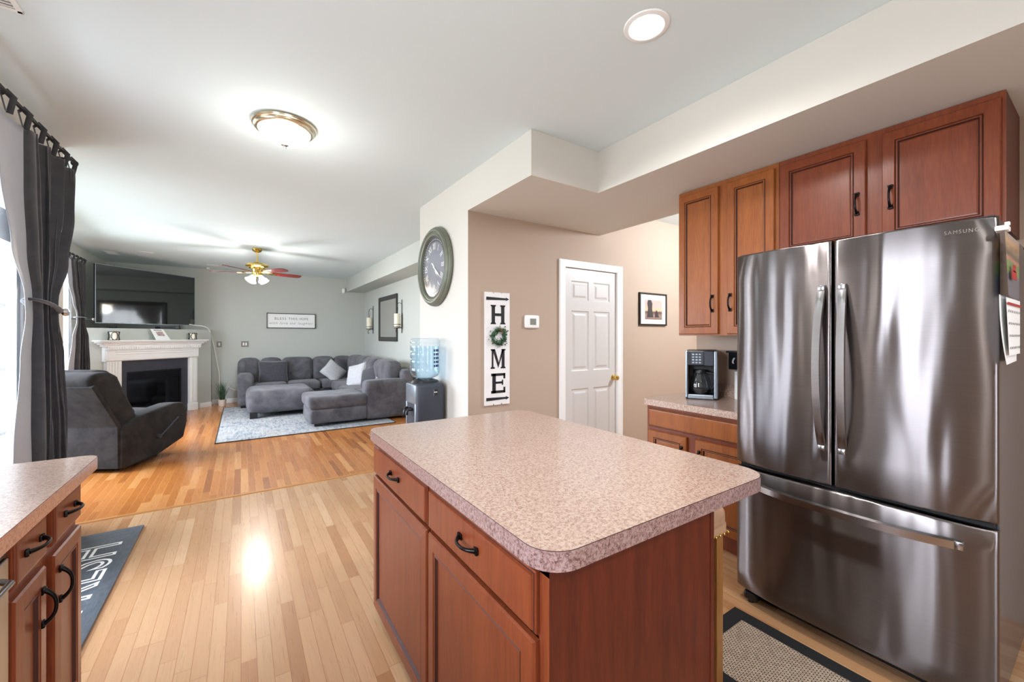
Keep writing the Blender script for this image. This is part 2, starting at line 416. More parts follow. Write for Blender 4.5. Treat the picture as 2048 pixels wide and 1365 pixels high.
# dropped soffit over the cabinets with its step out to the pillar
b = mb(); b.prism([(2.195, YB), (3.14, YB), (3.14, 3.0515), (1.585, 3.0515), (1.585, 2.155), (2.195, 2.155)], SOF, H-.001); struct('trim_soffit', b, M['cream'])
b = mb(); b.box(2.10, LRX, 4.151, BY, SOF, H-.001); struct('trim_soffit_living', b, M['sage'])
# chimney chase across the corner, up to the television ledge
b = mb(); b.prism([(LX, 8.451), (-.494, 10.007), (-.494, BY), (LX, BY)], 0, 1.507); struct('wall_corner_chase', b, M['sage'])
# baseboards
def base(name, pts, n, mat=None):
    b = mb(); (x0, y0), (x1, y1) = pts; d = Vector((x1-x0, y1-y0, 0)); L = d.length
    b.m = frame((x0, y0, 0), d)
    b.box(0, L, 0, .075, 0, .014); b.box(0, L, .075, .09, 0, .008)
    struct(name, b, M['white'])
base('baseboard_back', ((-.494, BY), (LRX, BY)), 1)
base('baseboard_chase', ((-.664, 9.837), (-.494, 10.007)), 1)
base('baseboard_right', ((LRX, BY), (LRX, 4.13)), 1)
base('baseboard_left', ((LX, 4.25), (LX, 8.45)), 1)
base('baseboard_door', ((1.586, 3.052), (2.58, 3.052)), 1)
base('baseboard_hall', ((3.49, 3.052), (5.6, 3.052)), 1)
base('baseboard_pillar', ((1.585, 4.15), (1.585, 3.06)), 1)
# exterior ground
b = mb(); b.box(-60, -2.5, -40, 60, -.6, -.5); struct('ground', b, M['grass'])
b = mb(); b.box(-20, 30, -40, -3.2, -.6, -.5); struct('ground', b, M['grass'])

# ------------------------------------------------------------------ windows
def window_x(name, x, op, nm_y, zs, extra_bars=(), depth=.09, blind=None, sill=True):
    """white framed window in a wall whose room side is at x (opening towards -x)"""
    y0, y1, z0, z1 = op; f = .05
    b = mb()
    b.box(x-depth, x+.004, y0, y0+f, z0, z1); b.box(x-depth, x+.004, y1-f, y1, z0, z1)
    b.box(x-depth, x+.004, y0+f, y1-f, z1-f, z1); b.box(x-depth, x+.004, y0+f, y1-f, z0, z0+f)
    for (za, zb) in extra_bars: b.box(x-depth, x+.006, y0+f, y1-f, za, zb)
    # casing on the room side
    c = .05
    b.box(x, x+.016, y0-c, y0, z0 if z0 < .1 else z0-c, z1+c, .004); b.box(x, x+.016, y1, y1+c, z0 if z0 < .1 else z0-c, z1+c, .004)
    b.box(x, x+.016, y0, y1, z1, z1+c, .004)
    if z0 > .1: b.box(x, x+.016, y0, y1, z0-c, z0, .004)
    o = struct(name, b, M['white'])
    b = mb()
    for y in nm_y: b.box(x-.062, x-.04, y-.009, y+.009, z0+f, z1-f)
    for z in zs: b.box(x-.062, x-.04, y0+f, y1-f, z-.009, z+.009)
    b.build('muntin', M['white'], o)
    b = mb(); b.box(x-.053, x-.049, y0+f, y1-f, z0+f, z1-f); b.build('glass_pane', M['glass'], o)
    if blind:
        b = mb()
        za, zb = blind; k = za
        while k < zb: b.box(x-.035, x-.012, y0+f+.005, y1-f-.005, k, k+.006); k += .011
        b.build('raised_blind', M['white'], o)
    return o
window_x('window_1', KX, PD, (2.95,), (1.556, 1.196, .835, .475), ((1.90, 2.07),), blind=(2.29, 2.37))
window_x('window_2', KX, SW, (.78,), (1.6,), ())
window_x('window_3', LX, LW, (7.12, 7.54, 7.96), (.85, 1.3, 1.75), ())
window_x('window_4', LX, LW2, (5.2, 5.6, 6.0), (.85, 1.3, 1.75), ())
b = mb()
for (a, c, d, e) in ((.15, .2, .9, 2.1), (1.6, 1.65, .9, 2.1), (.2, 1.6, .9, .95), (.2, 1.6, 2.05, 2.1), (.88, .92, .95, 2.05)): b.box(a, c, YB-.09, YB+.004, d, e)
w5 = struct('window_5_added', b, M['white']); b = mb(); b.box(.2, 1.6, YB-.055, YB-.05, .95, 2.05); b.build('glass_pane', M['glass'], w5)  # unseen window added behind the camera to let in fill light

# ------------------------------------------------------------------ six panel door
b = mb()
cas = [(0, .002), (.008, .016), (.03, .018), (.05, .012), (.066, .010)]
b.box(2.577, 2.640, 3.034, 3.052, 0, 2.136, .004); b.box(3.400, 3.466, 3.034, 3.052, 0, 2.136, .004); b.box(2.640, 3.400, 3.034, 3.052, 2.072, 2.136, .004)
b.box(2.640, 2.650, 3.036, 3.14, 0, 2.072); b.box(3.392, 3.400, 3.036, 3.14, 0, 2.072); b.box(2.65, 3.392, 3.036, 3.14, 2.066, 2.0725)
b.box(2.577, 2.588, 3.028, 3.036, 0, 2.136, .002); b.box(3.455, 3.466, 3.028, 3.036, 0, 2.136, .002)
d1 = struct('door_1', b, M['white'])
b = mb(frame((2.652, 3.062, .008), (1, 0, 0))); dw, dh = .738, 2.054
# slab as stiles/rails with sunk, raised panels
xs = [(.095, .335), (.403, .643)]; zs = [(.19, .86-.02), (1.02, 1.63), (1.735, 1.93)]
def grid_panel(b, W_, H_, xs, zs, t):
    xe = [0]+[q for p in xs for q in p]+[W_]; ze = [0]+[q for p in zs for q in p]+[H_]
    for i in range(len(xe)-1):
        for j in range(len(ze)-1):
            x0, x1, z0, z1 = xe[i], xe[i+1], ze[j], ze[j+1]
            if i % 2 == 1 and j % 2 == 1:
                m0 = b.m.copy(); b.m = m0 @ Matrix.Translation((x0, z0, 0))
                b.rings(x1-x0, z1-z0, [(0, t), (.012, t-.009), (.028, t-.009), (.048, t-.001)], back=-.03); b.m = m0
            else: b.add([(x0, z0, t), (x1, z0, t), (x1, z1, t), (x0, z1, t)], [(0, 1, 2, 3)])
grid_panel(b, dw, dh, xs, zs, 0.0)
b.box(0, dw, 0, dh, -.035, -.03); b.box(0, .001, 0, dh, -.03, 0)
ds = b.build('door_slab', M['doorw'], d1)
b = mb(); c = (3.36-.012, 3.062, .935)
b.lathe([(.031, 0), (.031, -.004), (.012, -.012), (.011, -.03), (.024, -.038), (.028, -.052), (.024, -.064), (.0, -.068)], 24, c, 'y')
b.build('door_knob', M['brass'], d1, 40)
for z in (1.80, 1.03):
    b = mb(); b.cyl(.007, 0, .09, (2.649, 3.056, z)); b.box(2.649, 2.668, 3.057, 3.061, z, z+.09); b.build('door_hinge', M['brass'], d1)

# ================================================================== CABINETRY
def pull(vert=False, L=.10):
    """bow pull, local: centred, x along (or y if vertical), z out"""
    b = MB(); n = 17; pts = []; rr = []
    for i in range(n):
        t = -1+2*i/(n-1); z = .006+.024*(1-abs(t)**2.6); x = t*L/2
        r = .0048+.0026*abs(t)**3 + (.0022 if abs(abs(t)-.28) < .03 else 0)
        pts.append((x, 0, z)); rr.append(r)
    b.tube(pts, rr, 10, up=(0, 1, 0))
    for sg in (-1, 1):
        b.box(sg*L/2-.011, sg*L/2+.011, -.009, .009, 0, .006, .002)
        b.box(sg*(L/2+.004)-.006, sg*(L/2+.004)+.006, -.011, .011, 0, .009, .003)
    if vert: b.v = [(-y, x, z) for x, y, z in b.v]
    return b
def place(b, m): b.v = [tuple(m @ Vector(p)) for p in b.v]; return b
DOOR = [(0, .012), (.004, .018), (.048, .020), (.051, .015), (.055, .018), (.060, .018), (.066, .009), (.072, .010)]
DOORD = (4, 6)
DRAW = [(0, .010), (.003, .013), (.007, .013), (.010, .019), (.016, .020)]
def cab_door(T, o, u, w, h, mats, handle=None, name='door', hz=None):
    m = frame(o, u); b = mb(m); b.rings(w, h, DOOR, DOORD)
    d = T.part(name, b, mats)
    if handle:
        hb = place(pull(True), m @ Matrix.Translation((handle[0], handle[1], .020)))
        T.part('handle', hb, M['bronze'], 40, d)
    return d
def cab_drawer(T, o, u, w, h, mats, handle=True, L=.10):
    m = frame(o, u); b = mb(m); b.rings(w, h, DRAW, (2,))
    d = T.part('drawer', b, mats)
    if handle:
        hb = place(pull(False, L), m @ Matrix.Translation((w/2, h/2+.008, .020)))
        T.part('handle', hb, M['bronze'], 40, d)
    return d
CH = [M['cherry'], M['glaze']]; CHL = [M['cherryLit'], M['glaze']]

def top_slab(poly_pts, z0, z1, R, mats):
    """countertop: rounded rectangle outline; side faces material 1"""
    x0, x1, y0, y1 = poly_pts; out = []
    for (cx, cy, a0) in ((x1-R[0], y1-R[0], 0), (x0+R[1], y1-R[1], 90), (x0+R[2], y0+R[2], 180), (x1-R[3], y0+R[3], 270)):
        r = R[[(0), (1), (2), (3)][int(a0/90)]]
        for k in range(9):
            a = math.radians(a0+90*k/8); out.append((cx+r*math.cos(a), cy+r*math.sin(a)))
    n = len(out); b = MB()
    cx, cy = (x0+x1)/2, (y0+y1)/2
    def sh(p, d):
        v = Vector((p[0]-cx, p[1]-cy)); l = v.length; v *= (l-d)/l; return (cx+v.x, cy+v.y)
    rs = [(out, z0, 1), ([p for p in out], z1-.0015, 1), ([sh(p, .0015) for p in out], z1, 0)]
    vs = []
    for pts, z, _ in rs: vs += [(x, y, z) for x, y in pts]
    fs = [(list(range(n))[::-1], 1)]
    for k in range(2):
        for i in range(n): fs.append(([k*n+i, k*n+(i+1) % n, (k+1)*n+(i+1) % n, (k+1)*n+i], 1 if k == 0 else 2))
    fs.append((list(range(2*n, 3*n)), 0))
    b.v = vs
    for f, m in fs: b.f.append(f); b.mi.append(m)
    return b

# ---- kitchen island
T = Th('kitchen_island', 'cherry wood kitchen island with speckled pink laminate top in the middle', 'kitchen island', (.9, 1.4, 0))
b = mb(); b.box(.575, 1.175, .702, 2.085, .09, .87); b.box(.65, 1.15, .76, 2.03, 0, .09); T.part('body', b, M['cherry'])
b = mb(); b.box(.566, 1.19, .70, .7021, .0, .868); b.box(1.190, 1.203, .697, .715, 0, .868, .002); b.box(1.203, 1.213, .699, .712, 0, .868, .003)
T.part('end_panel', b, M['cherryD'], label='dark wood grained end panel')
b = mb(); b.box(.5655, .577, .7022, .7385, .09, .868); b.box(.5655, .577, 1.362, 1.372, .09, .868); b.box(.5655, .577, 2.062, 2.085, .09, .868); b.box(.5655, .577, .7022, 2.085, .845, .868)
T.part('face_frame', b, M['cherry'])
X = .5655
cab_drawer(T, (X, 2.065, .705), (0, -1, 0), .688, .142, CH, L=.10)
cab_drawer(T, (X, 1.358, .705), (0, -1, 0), .622, .142, CH, L=.10)
cab_door(T, (X, 2.065, .045), (0, -1, 0), .690, .645, CH)
cab_door(T, (X, 1.358, .045), (0, -1, 0), .622, .645, CH)
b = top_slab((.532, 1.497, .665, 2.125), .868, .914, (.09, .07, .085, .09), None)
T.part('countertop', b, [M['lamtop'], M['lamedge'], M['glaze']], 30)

# ---- left counter run
T = Th('base_cabinet', 'cherry base cabinet with two drawers and two doors at left edge', 'cabinet', (-.8, 1.9, 0))
b = mb(); b.box(KX+.005, -.52, 1.632, 2.19, .1, .87); b.box(KX+.005, -.58, 1.66, 2.17, 0, .1); T.part('body', b, M['cherry'])
X = -.52
cab_drawer(T, (X, 1.64, .70), (0, 1, 0), .215, .135, CH)
cab_drawer(T, (X, 1.918, .70), (0, 1, 0), .262, .135, CH)
cab_door(T, (X, 1.64, .06), (0, 1, 0), .212, .61, CH, (.17, .50))
cab_door(T, (X, 1.918, .06), (0, 1, 0), .266, .61, CH, (.035, .50))
b = top_slab((KX+.004, -.462, -1.4, 2.245), .869, .914, (.05, .002, .002, .002), None)
ct = b.build('countertop', [M['lamtop'], M['lamedge2'], M['glaze']], None, 30)
tag(ct, 'brown speckled laminate countertop running along the left wall under the window', 'countertop')
T = Th('dishwasher', 'steel fronted dishwasher under the left countertop beside drawers', 'dishwasher', (-.8, 1.32, 0))
b = mb(); b.box(KX+.01, -.53, 1.03, 1.625, .1, .866); b.box(KX+.01, -.6, 1.03, 1.625, 0, .1); T.part('body', b, M['black'])
b = mb(); b.box(-.53, -.508, 1.03, 1.625, .12, .80, .004); T.part('door', b, M['steelL'])
b = mb(); b.box(-.53, -.512, 1.03, 1.625, .803, .865, .003); T.part('control_panel', b, M['black'])
b = mb(); b.tube([(-.508, 1.08, .755), (-.485, 1.1, .755), (-.485, 1.56, .755), (-.508, 1.58, .755)], .008); T.part('handle', b, M['steelL'], 40)
T = Th('base_cabinet', 'cherry sink base cabinet nearest the camera beyond the dishwasher', 'cabinet', (-.8, .4, 0))
b = mb(); b.box(KX+.005, -.52, -1.38, 1.022, .1, .868); b.box(KX+.005, -.58, -1.38, 1.02, 0, .1); T.part('body', b, M['cherry'])
for y in (-1.36, -.55, .24): cab_door(T, (-.52, y, .06), (0, 1, 0), .76, .76, CH, (.035, .62))

# ---- right base cabinet + coffee counter
T = Th('base_cabinet', 'cherry base cabinet beneath the coffee maker left of the refrigerator', 'cabinet', (2.85, 1.6, 0))
b = mb(); b.box(2.555, RX-.004, 1.16, 1.995, .1, .87); b.box(2.60, RX-.004, 1.16, 1.98, 0, .1); T.part('body', b, M['cherry'])
X = 2.553
cab_drawer(T, (X, 1.975, .712), (0, -1, 0), .80, .135, CHL, False)
cab_door(T, (X, 1.975, .12), (0, -1, 0), .315, .565, CHL, (.28, .44))
cab_door(T, (X, 1.60, .12), (0, -1, 0), .40, .565, CHL, (.035, .44))
b = top_slab((2.515, RX-.002, 1.155, 2.01), .871, .915, (.004, .03, .004, .004), None)
ct = b.build('countertop', [M['lamtop'], M['lamtop'], M['lamtop']], None, 30)
tag(ct, 'short speckled countertop holding the black coffee maker beside the refrigerator', 'countertop')
b = mb(); b.box(RX-.022, RX-.002, 1.16, 1.945, .9155, 1.01); o = b.build('backsplash', M['lamtop'])
tag(o, 'low speckled backsplash strip on the wall behind the coffee maker', 'backsplash')

# ---- upper cabinets
T = Th('wall_cabinet', 'tall warm brown two-door wall cabinet above the coffee maker', 'cabinet', (2.9, 1.5, 1.385))
b = mb(); b.box(2.722, RX-.003, 1.162, 1.838, 1.385, SOF-.004); T.part('body', b, M['cherryLit'])
b = mb(); b.box(2.718, 2.7225, 1.162, 1.838, 1.385, SOF-.003); T.part('face_frame', b, M['cherryLit'])
cab_door(T, (2.718, 1.832, 1.395), (0, -1, 0), .30, 1.01, CHL, (.262, .21))
cab_door(T, (2.718, 1.472, 1.395), (0, -1, 0), .29, 1.01, CHL, (.025, .21))
T = Th('wall_cabinet', 'short wide cherry wall cabinet above the refrigerator', 'cabinet', (2.9, .72, 1.845))
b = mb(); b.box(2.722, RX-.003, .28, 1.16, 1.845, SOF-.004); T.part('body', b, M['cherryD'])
b = mb(); b.box(2.718, 2.7225, .28, 1.16, 1.845, SOF-.003); T.part('face_frame', b, M['cherry'])
cab_door(T, (2.718, 1.15, 1.855), (0, -1, 0), .405, .55, CH, (.37, .22))
cab_door(T, (2.718, .682, 1.855), (0, -1, 0), .39, .55, CH, (.035, .22))
b = mb(); b.tube([(2.712, .26, SOF-.012), (2.712, 1.8, SOF-.012)], .006, 6)

# ================================================================== REFRIGERATOR
FX = 2.15; FY0, FY1 = .240, 1.138
T = Th('refrigerator', 'dark brushed stainless french door refrigerator with bottom freezer drawer', 'refrigerator', (2.6, .69, 0))
b = mb(); b.box(2.235, RX-.03, FY0+.006, FY1-.006, .05, 1.775, .004); T.part('body', b, M['fridgeside'], label='grey painted side panels')
b = mb(); b.box(2.205, 2.236, FY0+.014, FY1-.014, .07, 1.79); T.part('gasket', b, M['gasket'])
def fprof(y):   # bulge of the doors, whole width
    t = abs((y-(FY0+FY1)/2)/((FY1-FY0)/2)); return FX+.034*t**5 - .004*(1-t*t)
def fdoor(y0, y1, z0, z1, name, rl=.012, rr=.012):
    n = 40; out = []
    for i in range(n+1):
        # denser towards the ends
        s_ = .5-.5*math.cos(PI*i/n); y = y1+(y0-y1)*s_; e = min(y-y0, y1-y); r = .010
        x = fprof(y)+(r-math.sqrt(max(0, r*r-(r-e)**2)) if e < r else 0)
        out.append((x, y))
    poly = [(2.205, y1-.001)]+out+[(2.205, y0+.001)]
    b = mb(); m = len(poly); rows = [(z0, .008), (z0+.003, .003), (z0+.008, 0)]
    for k in range(1, 8): rows.append((z0+.008+(z1-z0-.016)*k/8, 0))
    rows += [(z1-.008, 0), (z1-.003, .003), (z1, .008)]
    vs = []; fs = []
    for z, dx in rows: vs += [(x+(dx if 0 < i < m-1 else 0), y, z) for i, (x, y) in enumerate(poly)]
    for r in range(len(rows)-1):
        for i in range(m): fs.append((r*m+i, r*m+(i+1) % m, (r+1)*m+(i+1) % m, (r+1)*m+i))
    fs.append(list(range(m))[::-1]); fs.append([(len(rows)-1)*m+i for i in range(m)])
    b.add(vs, fs); return T.part(name, b, M['steel'], 35)
dl = fdoor(.709, FY1, .725, 1.80, 'door'); dr = fdoor(FY0, .701, .725, 1.80, 'door')
fz = fdoor(FY0, FY1, .075, .703, 'freezer_drawer')
def bow_handle(y, z0, z1, sgn, par):
    b = mb(); n = 22; pts = []
    vs = []
    for i in range(n+1):
        t = -1+2*i/n; z = (z0+z1)/2+t*(z1-z0)/2; out_ = FX-.008-.052*(1-abs(t)**2.2)-.004; yy = y+sgn*.012*(1-t*t)
        vs += [(out_, yy-.014, z), (out_, yy+.014, z), (out_+.016, yy+.014, z), (out_+.016, yy-.014, z)]
    fs = [(i*4+k, i*4+(k+1) % 4, i*4+4+(k+1) % 4, i*4+4+k) for i in range(n) for k in range(4)]+[(3, 2, 1, 0), (n*4, n*4+1, n*4+2, n*4+3)]
    b.add(vs, fs)
    for z in (z0+.012, z1-.012): b.box(FX-.022, FX+.006, y-.013, y+.013, z-.012, z+.012, .003)
    T.part('handle', b, M['steelL'], 30, par)
bow_handle(.742, .875, 1.605, .6, dl); bow_handle(.668, .875, 1.605, -.6, dr)
b = mb(); n = 26; vs = []
for i in range(n+1):
    t = -1+2*i/n; y = .675-t*.355; x = fprof(y)-.012-.040*(1-abs(t)**2.6)
    vs += [(x, y, .612), (x, y, .640), (x+.018, y, .644), (x+.018, y, .612)]
b.add(vs, [(i*4+k, i*4+(k+1) % 4, i*4+4+(k+1) % 4, i*4+4+k) for i in range(n) for k in range(4)]+[(3, 2, 1, 0), (n*4, n*4+1, n*4+2, n*4+3)])
for y in (1.02, .33): b.box(fprof(y)-.02, fprof(y)+.006, y-.012, y+.012, .612, .642, .003)
T.part('handle', b, M['steelL'], 30, fz)
b = mb(); b.box(2.20, 2.34, FY0+.01, FY0+.10, 1.775, 1.808, .006); T.part('hinge_cover', b, M['darkgrey'])
b = mb(); b.box(2.20, 2.34, FY1-.10, FY1-.01, 1.775, 1.808, .006); T.part('hinge_cover', b, M['darkgrey'])
b = mb(); b.box(2.19, 2.28, FY1-.10, FY1-.03, .012, .055, .012); b.cyl(.014, 0, .03, (2.21, FY1-.06, 0)); T.part('foot', b, M['black'])
b = mb(); b.box(2.19, 2.28, FY0+.03, FY0+.10, .012, .055, .012); b.cyl(.014, 0, .03, (2.21, FY0+.06, 0)); T.part('foot', b, M['black'])
b = mb(); b.box(2.26, RX-.05, FY0+.03, FY1-.03, 0.0, .05); T.part('kick_grille', b, M['gasket'])
vs, fs = text_mesh('SAMSUNG', .024, .0006, spacing=1.25)
b = mb(); b.add([(fprof(.326-p[0]*.66)-.0012-max(0, p[2])*.6, .326-p[0]*.66, 1.757+p[1]*.8) for p in vs], fs); T.part('logo', b, M['chrome'], label='raised silver lettering')

# calendar and clip on the fridge side
cy = FY0-.012
T = Th('wall_calendar', 'hanging calendar with car photograph clipped to the refrigerator side', 'calendar', (2.4, cy, 1.5))
def sheet(x0, x1, z0, z1, fy, nx=10, nz=10):
    b = mb(); vs = []; fs = []
    for j in range(nz+1):
        for i in range(nx+1):
            u = i/nx; v = j/nz; vs.append((x0+(x1-x0)*u, fy(u, v), z0+(z1-z0)*v))
    for j in range(nz):
        for i in range(nx): a = j*(nx+1)+i; fs.append((a, a+1, a+nx+2, a+nx+1))
    b.add(vs, fs); return b
tq = NT('calendar photo'); v = tq.coord(); sp = tq.n('ShaderNodeSeparateXYZ'); tq.l(v, sp.inputs[0])
cq = tq.ramp(tq.math('ADD', tq.math('MULTIPLY', tq.math('ADD', sp.outputs[2], -.0), 3.6), tq.math('MULTIPLY', tq.noise(v, 22), .06)),
             [(.0, lin((92, 98, 116))), (.36, lin((96, 104, 122))), (.40, lin((120, 156, 84))), (.52, lin((104, 140, 76))), (.56, lin((196, 130, 116))), (.62, lin((70, 80, 64))), (.78, lin((196, 158, 120))), (.9, lin((150, 150, 150)))])
M['calphoto'] = tq.set(Base_Color=cq, Roughness=.25)
pic = T.part('picture_page', sheet(2.125, 2.46, 1.515, 1.735, lambda u, v: cy-.006-.008*(1-u)*(1-v)), M['calphoto'])
b = mb()   # red car on the picture
b.box(2.17, 2.27, cy-.018, cy-.0165, 1.575, 1.605, .004); b.box(2.19, 2.25, cy-.018, cy-.0165, 1.60, 1.625, .006)
T.part('printed_car', b, M['tapem'], parent=pic)
b = sheet(2.13, 2.46, 1.315, 1.512, lambda u, v: cy-.008-.007*(1-u)*(1-v))
for r in range(4):
    for c in range(7):
        x = 2.155+c*.043; z = 1.47-r*.042; y = cy-.0085-.007*(1-(x-2.13)/.33)*(1-(z-1.315)/.197); b.box(x, x+.008, y-.002, y-.0015, z-.008, z, mi=1)
b.box(2.132, 2.45, cy-.013, cy-.0115, 1.487, 1.495, mi=2)
T.part('month_page', b, [M['paper'], M['letter'], M['tapem']])
T.part('back_page', sheet(2.105, 2.50, 1.285, 1.52, lambda u, v: cy+.004-.016*(1-u)*(1-v)**2), M['paper'])
b = mb(); b.box(2.12, 2.175, cy-.014, cy+.016, 1.735, 1.752, .003); b.box(2.135, 2.150, cy-.016, cy-.004, 1.752, 1.764, .002); T.part('magnetic_clip', b, M['white'])
b = mb(); b.tube([(2.5, cy-.02, 1.715), (2.53, cy-.03, 1.735), (2.55, cy-.02, 1.71)], .009, 8); o = b.build('magnet', M['brass'], None, 40)
tag(o, 'yellow magnet holding papers on the refrigerator side', 'magnet')

# ================================================================== COFFEE MAKER etc
def rot_m(x, y, z, a): return Matrix.Translation((x, y, z)) @ Matrix.Rotation(a, 4, 'Z')
cm = thing('coffee_maker', 'black and silver drip coffee maker with glass carafe on short counter', 'coffee maker', (2.925, 1.785, .9155), math.radians(-60)); cm.scale = (1.12, 1.1, 1)
# local: front = -y, x right
def lp(parent, name, b, m, smooth=None): return b.build(name, m, parent, smooth)
b = mb(); b.box(-.095, .095, -.12, .12, 0, .035, .008); b.box(-.095, .095, .0, .12, .03, .36, .008); b.box(-.095, .095, -.12, .12, .245, .36, .01)
b.box(-.095, -.075, -.115, .1, .03, .25, .004); b.box(.078, .0955, -.115, .1, .03, .25, .004)
lp(cm, 'body', b, M['black'])
b = mb(); b.box(-.0965, -.080, -.124, -.10, .01, .358, .006); b.box(.074, .0965, -.124, -.10, .01, .358, .006); b.box(-.08, .074, -.125, -.10, .004, .036, .006)
lp(cm, 'trim', b, M['silver'])
b = mb(); b.box(-.062, .012, -.1235, -.119, .255, .35, .001); cp = lp(cm, 'control_panel', b, M['darkgrey'])
b = mb()
for r in range(4):
    for c in range(3): b.box(-.055+c*.02, -.042+c*.02, -.1255, -.1235, .265+r*.02, .275+r*.02, .001)
b.build('button', M['silver'], cp)
b = mb(); b.box(.02, .07, -.1235, -.119, .25, .355, .001); lp(cm, 'water_window', b, M['darkgrey'])
car = lp(cm, 'carafe', mb().lathe([(.0, .038), (.055, .038), (.066, .06), (.068, .09), (.058, .15), (.042, .18), (.040, .19)], 28, (-.008, -.052, 0)), M['glassc'], 60)
b = mb(); b.lathe([(.0, .215), (.04, .215), (.046, .205), (.044, .188), (.0, .188)], 24, (-.008, -.052, 0)); b.tube([(.03, -.075, .195), (.075, -.10, .19), (.085, -.105, .12), (.06, -.09, .075)], .009, 8); b.build('carafe_handle', M['black'], car, 40)
b = mb(); b.lathe([(.0, .0385), (.053, .0385), (.064, .06), (.065, .072), (.0, .072)], 24, (-.008, -.052, 0)); b.build('coffee', M['black'], car, 60)
b = mb(); b.box(.097, .0985, .02, .026, .14, .30); lp(cm, 'level_gauge', b, M['silver'])
T = Th('wall_organizer', 'black wall rack with white hooks behind the coffee maker', 'rack', (3.1, 1.5, 1.1))
b = mb(); b.box(3.08, RX-.001, 1.30, 1.665, 1.13, 1.255, .003); b.box(3.06, RX-.001, 1.29, 1.675, 1.255, 1.27, .002); T.part('rack_body', b, M['black'])
for y in (1.62, 1.565, 1.50, 1.42):
    b = mb(); b.tube([(3.078, y, 1.215), (3.06, y, 1.20), (3.055, y, 1.185), (3.065, y, 1.178)], .006, 8); T.part('hook', b, M['white'], 40)
b = mb(); b.box(3.04, 3.055, 1.50, 1.60, .916, 1.12, .002); b.box(3.02, 3.035, 1.47, 1.585, .916, 1.10, .002); o = b.build('paper_stack', M['paper'], None)
tag(o, 'white envelopes standing between coffee maker and refrigerator', 'papers')

# ================================================================== STOOL
T = Th('counter_stool', 'oak bar stool with tan leather nailhead seat tucked against the island', 'stool', (1.4, 1.03, 0))
b = mb().soft((1.402, 1.03, .680), (.345, .36, .095), .035, (0, 0, .10)); b.box(1.232, 1.572, .853, 1.207, .612, .665, .012); T.part('seat', b, M['leather'], 60)
b = mb()
for k in range(13):
    for (x, y) in ((1.573, .86+k*.0285), (1.238+k*.0278, .852)): b.soft((x, y, .622), (.012, .012, .012), .006, n=1)
T.part('nailhead_trim', b, M['brass'], 60)
for sx in (1.262, 1.527):
    for sy in (.878, 1.182):
        b = mb(); b.box(sx-.021, sx+.021, sy-.021, sy+.021, 0, .62, .003); T.part('leg', b, M['oakleg'])
for q in ((1.28, 1.51, .87, .89, .22, .25), (1.28, 1.51, 1.172, 1.192, .22, .25), (1.252, 1.27, .895, 1.165, .3, .33), (1.518, 1.536, .895, 1.165, .3, .33)):
    b = mb(); b.box(*q); T.part('stretcher', b, M['oakleg'])

# ================================================================== KITCHEN RUG AND MAT
tq = NT('woven jute'); v = tq.coord((1, 1, 1)); br = tq.n('ShaderNodeTexBrick'); mp = tq.n('ShaderNodeMapping'); mp.inputs['Rotation'].default_value = (0, 0, PI/2)
tq.l(v, mp.inputs[0]); tq.l(mp.outputs[0], br.inputs['Vector']); br.inputs['Scale'].default_value = 1
br.inputs['Brick Width'].default_value = .019; br.inputs['Row Height'].default_value = .0085; br.inputs['Mortar Size'].default_value = .0016
br.inputs['Color1'].default_value = lin((206, 190, 168)); br.inputs['Color2'].default_value = lin((180, 160, 138)); br.inputs['Mortar'].default_value = lin((52, 40, 34)); br.offset = .5
tq.set(Base_Color=br.outputs[0], Roughness=.9); tq.bump(tq.math('SUBTRACT', 1.0, br.outputs['Fac']), .6, .003); M['jute'] = tq.m
T = Th('kitchen_rug', 'woven beige kitchen rug with black border before the refrigerator', 'rug', (1.8, .3, 0))
b = mb(); x0, x1, y0, y1 = 1.572, 2.085, -.45, 1.095
b.box(x0, x1, y0, y0+.07, 0.001, .009, .002); b.box(x0, x1, y1-.07, y1, 0.001, .009, .002); b.box(x0, x0+.07, y0+.07, y1-.07, 0.001, .009, .002); b.box(x1-.07, x1, y0+.07, y1-.07, 0.001, .009, .002)
T.part('border', b, plain('black rug border', (20, 20, 22), .95, bump=.3))
b = mb(); b.box(x0+.07, x1-.07, y0+.07, y1-.07, 0.001, .0085); T.part('woven_field', b, M['jute'])

tq = NT('chalkboard mat'); v = tq.coord(); n1 = tq.noise(v, 4, 5, .7, 1.5); n2 = tq.noise(tq.coord((60, 4, 1)), 3, 3)
c = tq.ramp(n1, [(.3, lin((52, 58, 66))), (.6, lin((84, 90, 98))), (.78, lin((150, 156, 162)))]); c = tq.mix(.25, c, tq.ramp(n2, [(.4, lin((50, 56, 62))), (.7, lin((110, 118, 126)))]))
M['matm'] = tq.set(Base_Color=c, Roughness=.55)
T = Th('kitchen_mat', 'grey chalkboard style floor mat with white outlined lettering by left cabinet', 'mat', (-.82, 3.2, 0))
b = mb(); b.box(-1.04, -.585, 2.45, 3.945, .0005, .012, .004); T.part('mat_body', b, M['matm'])
vs, fs = text_mesh('FRESH', .30, outline=.0065, spacing=1.06)
xs_ = [p[0] for p in vs]; ys_ = [p[1] for p in vs]; xa, xb = min(xs_), max(xs_); ya, yb = min(ys_), max(ys_)
# baseline towards +x, reading direction +y
b = mb(); b.add([(-.652-(p[1]-ya)/(yb-ya)*.28, 2.83+(p[0]-xa)/(xb-xa)*.87, .0125+max(0, p[2])*.15) for p in vs], fs); T.part('lettering', b, M['paper'])

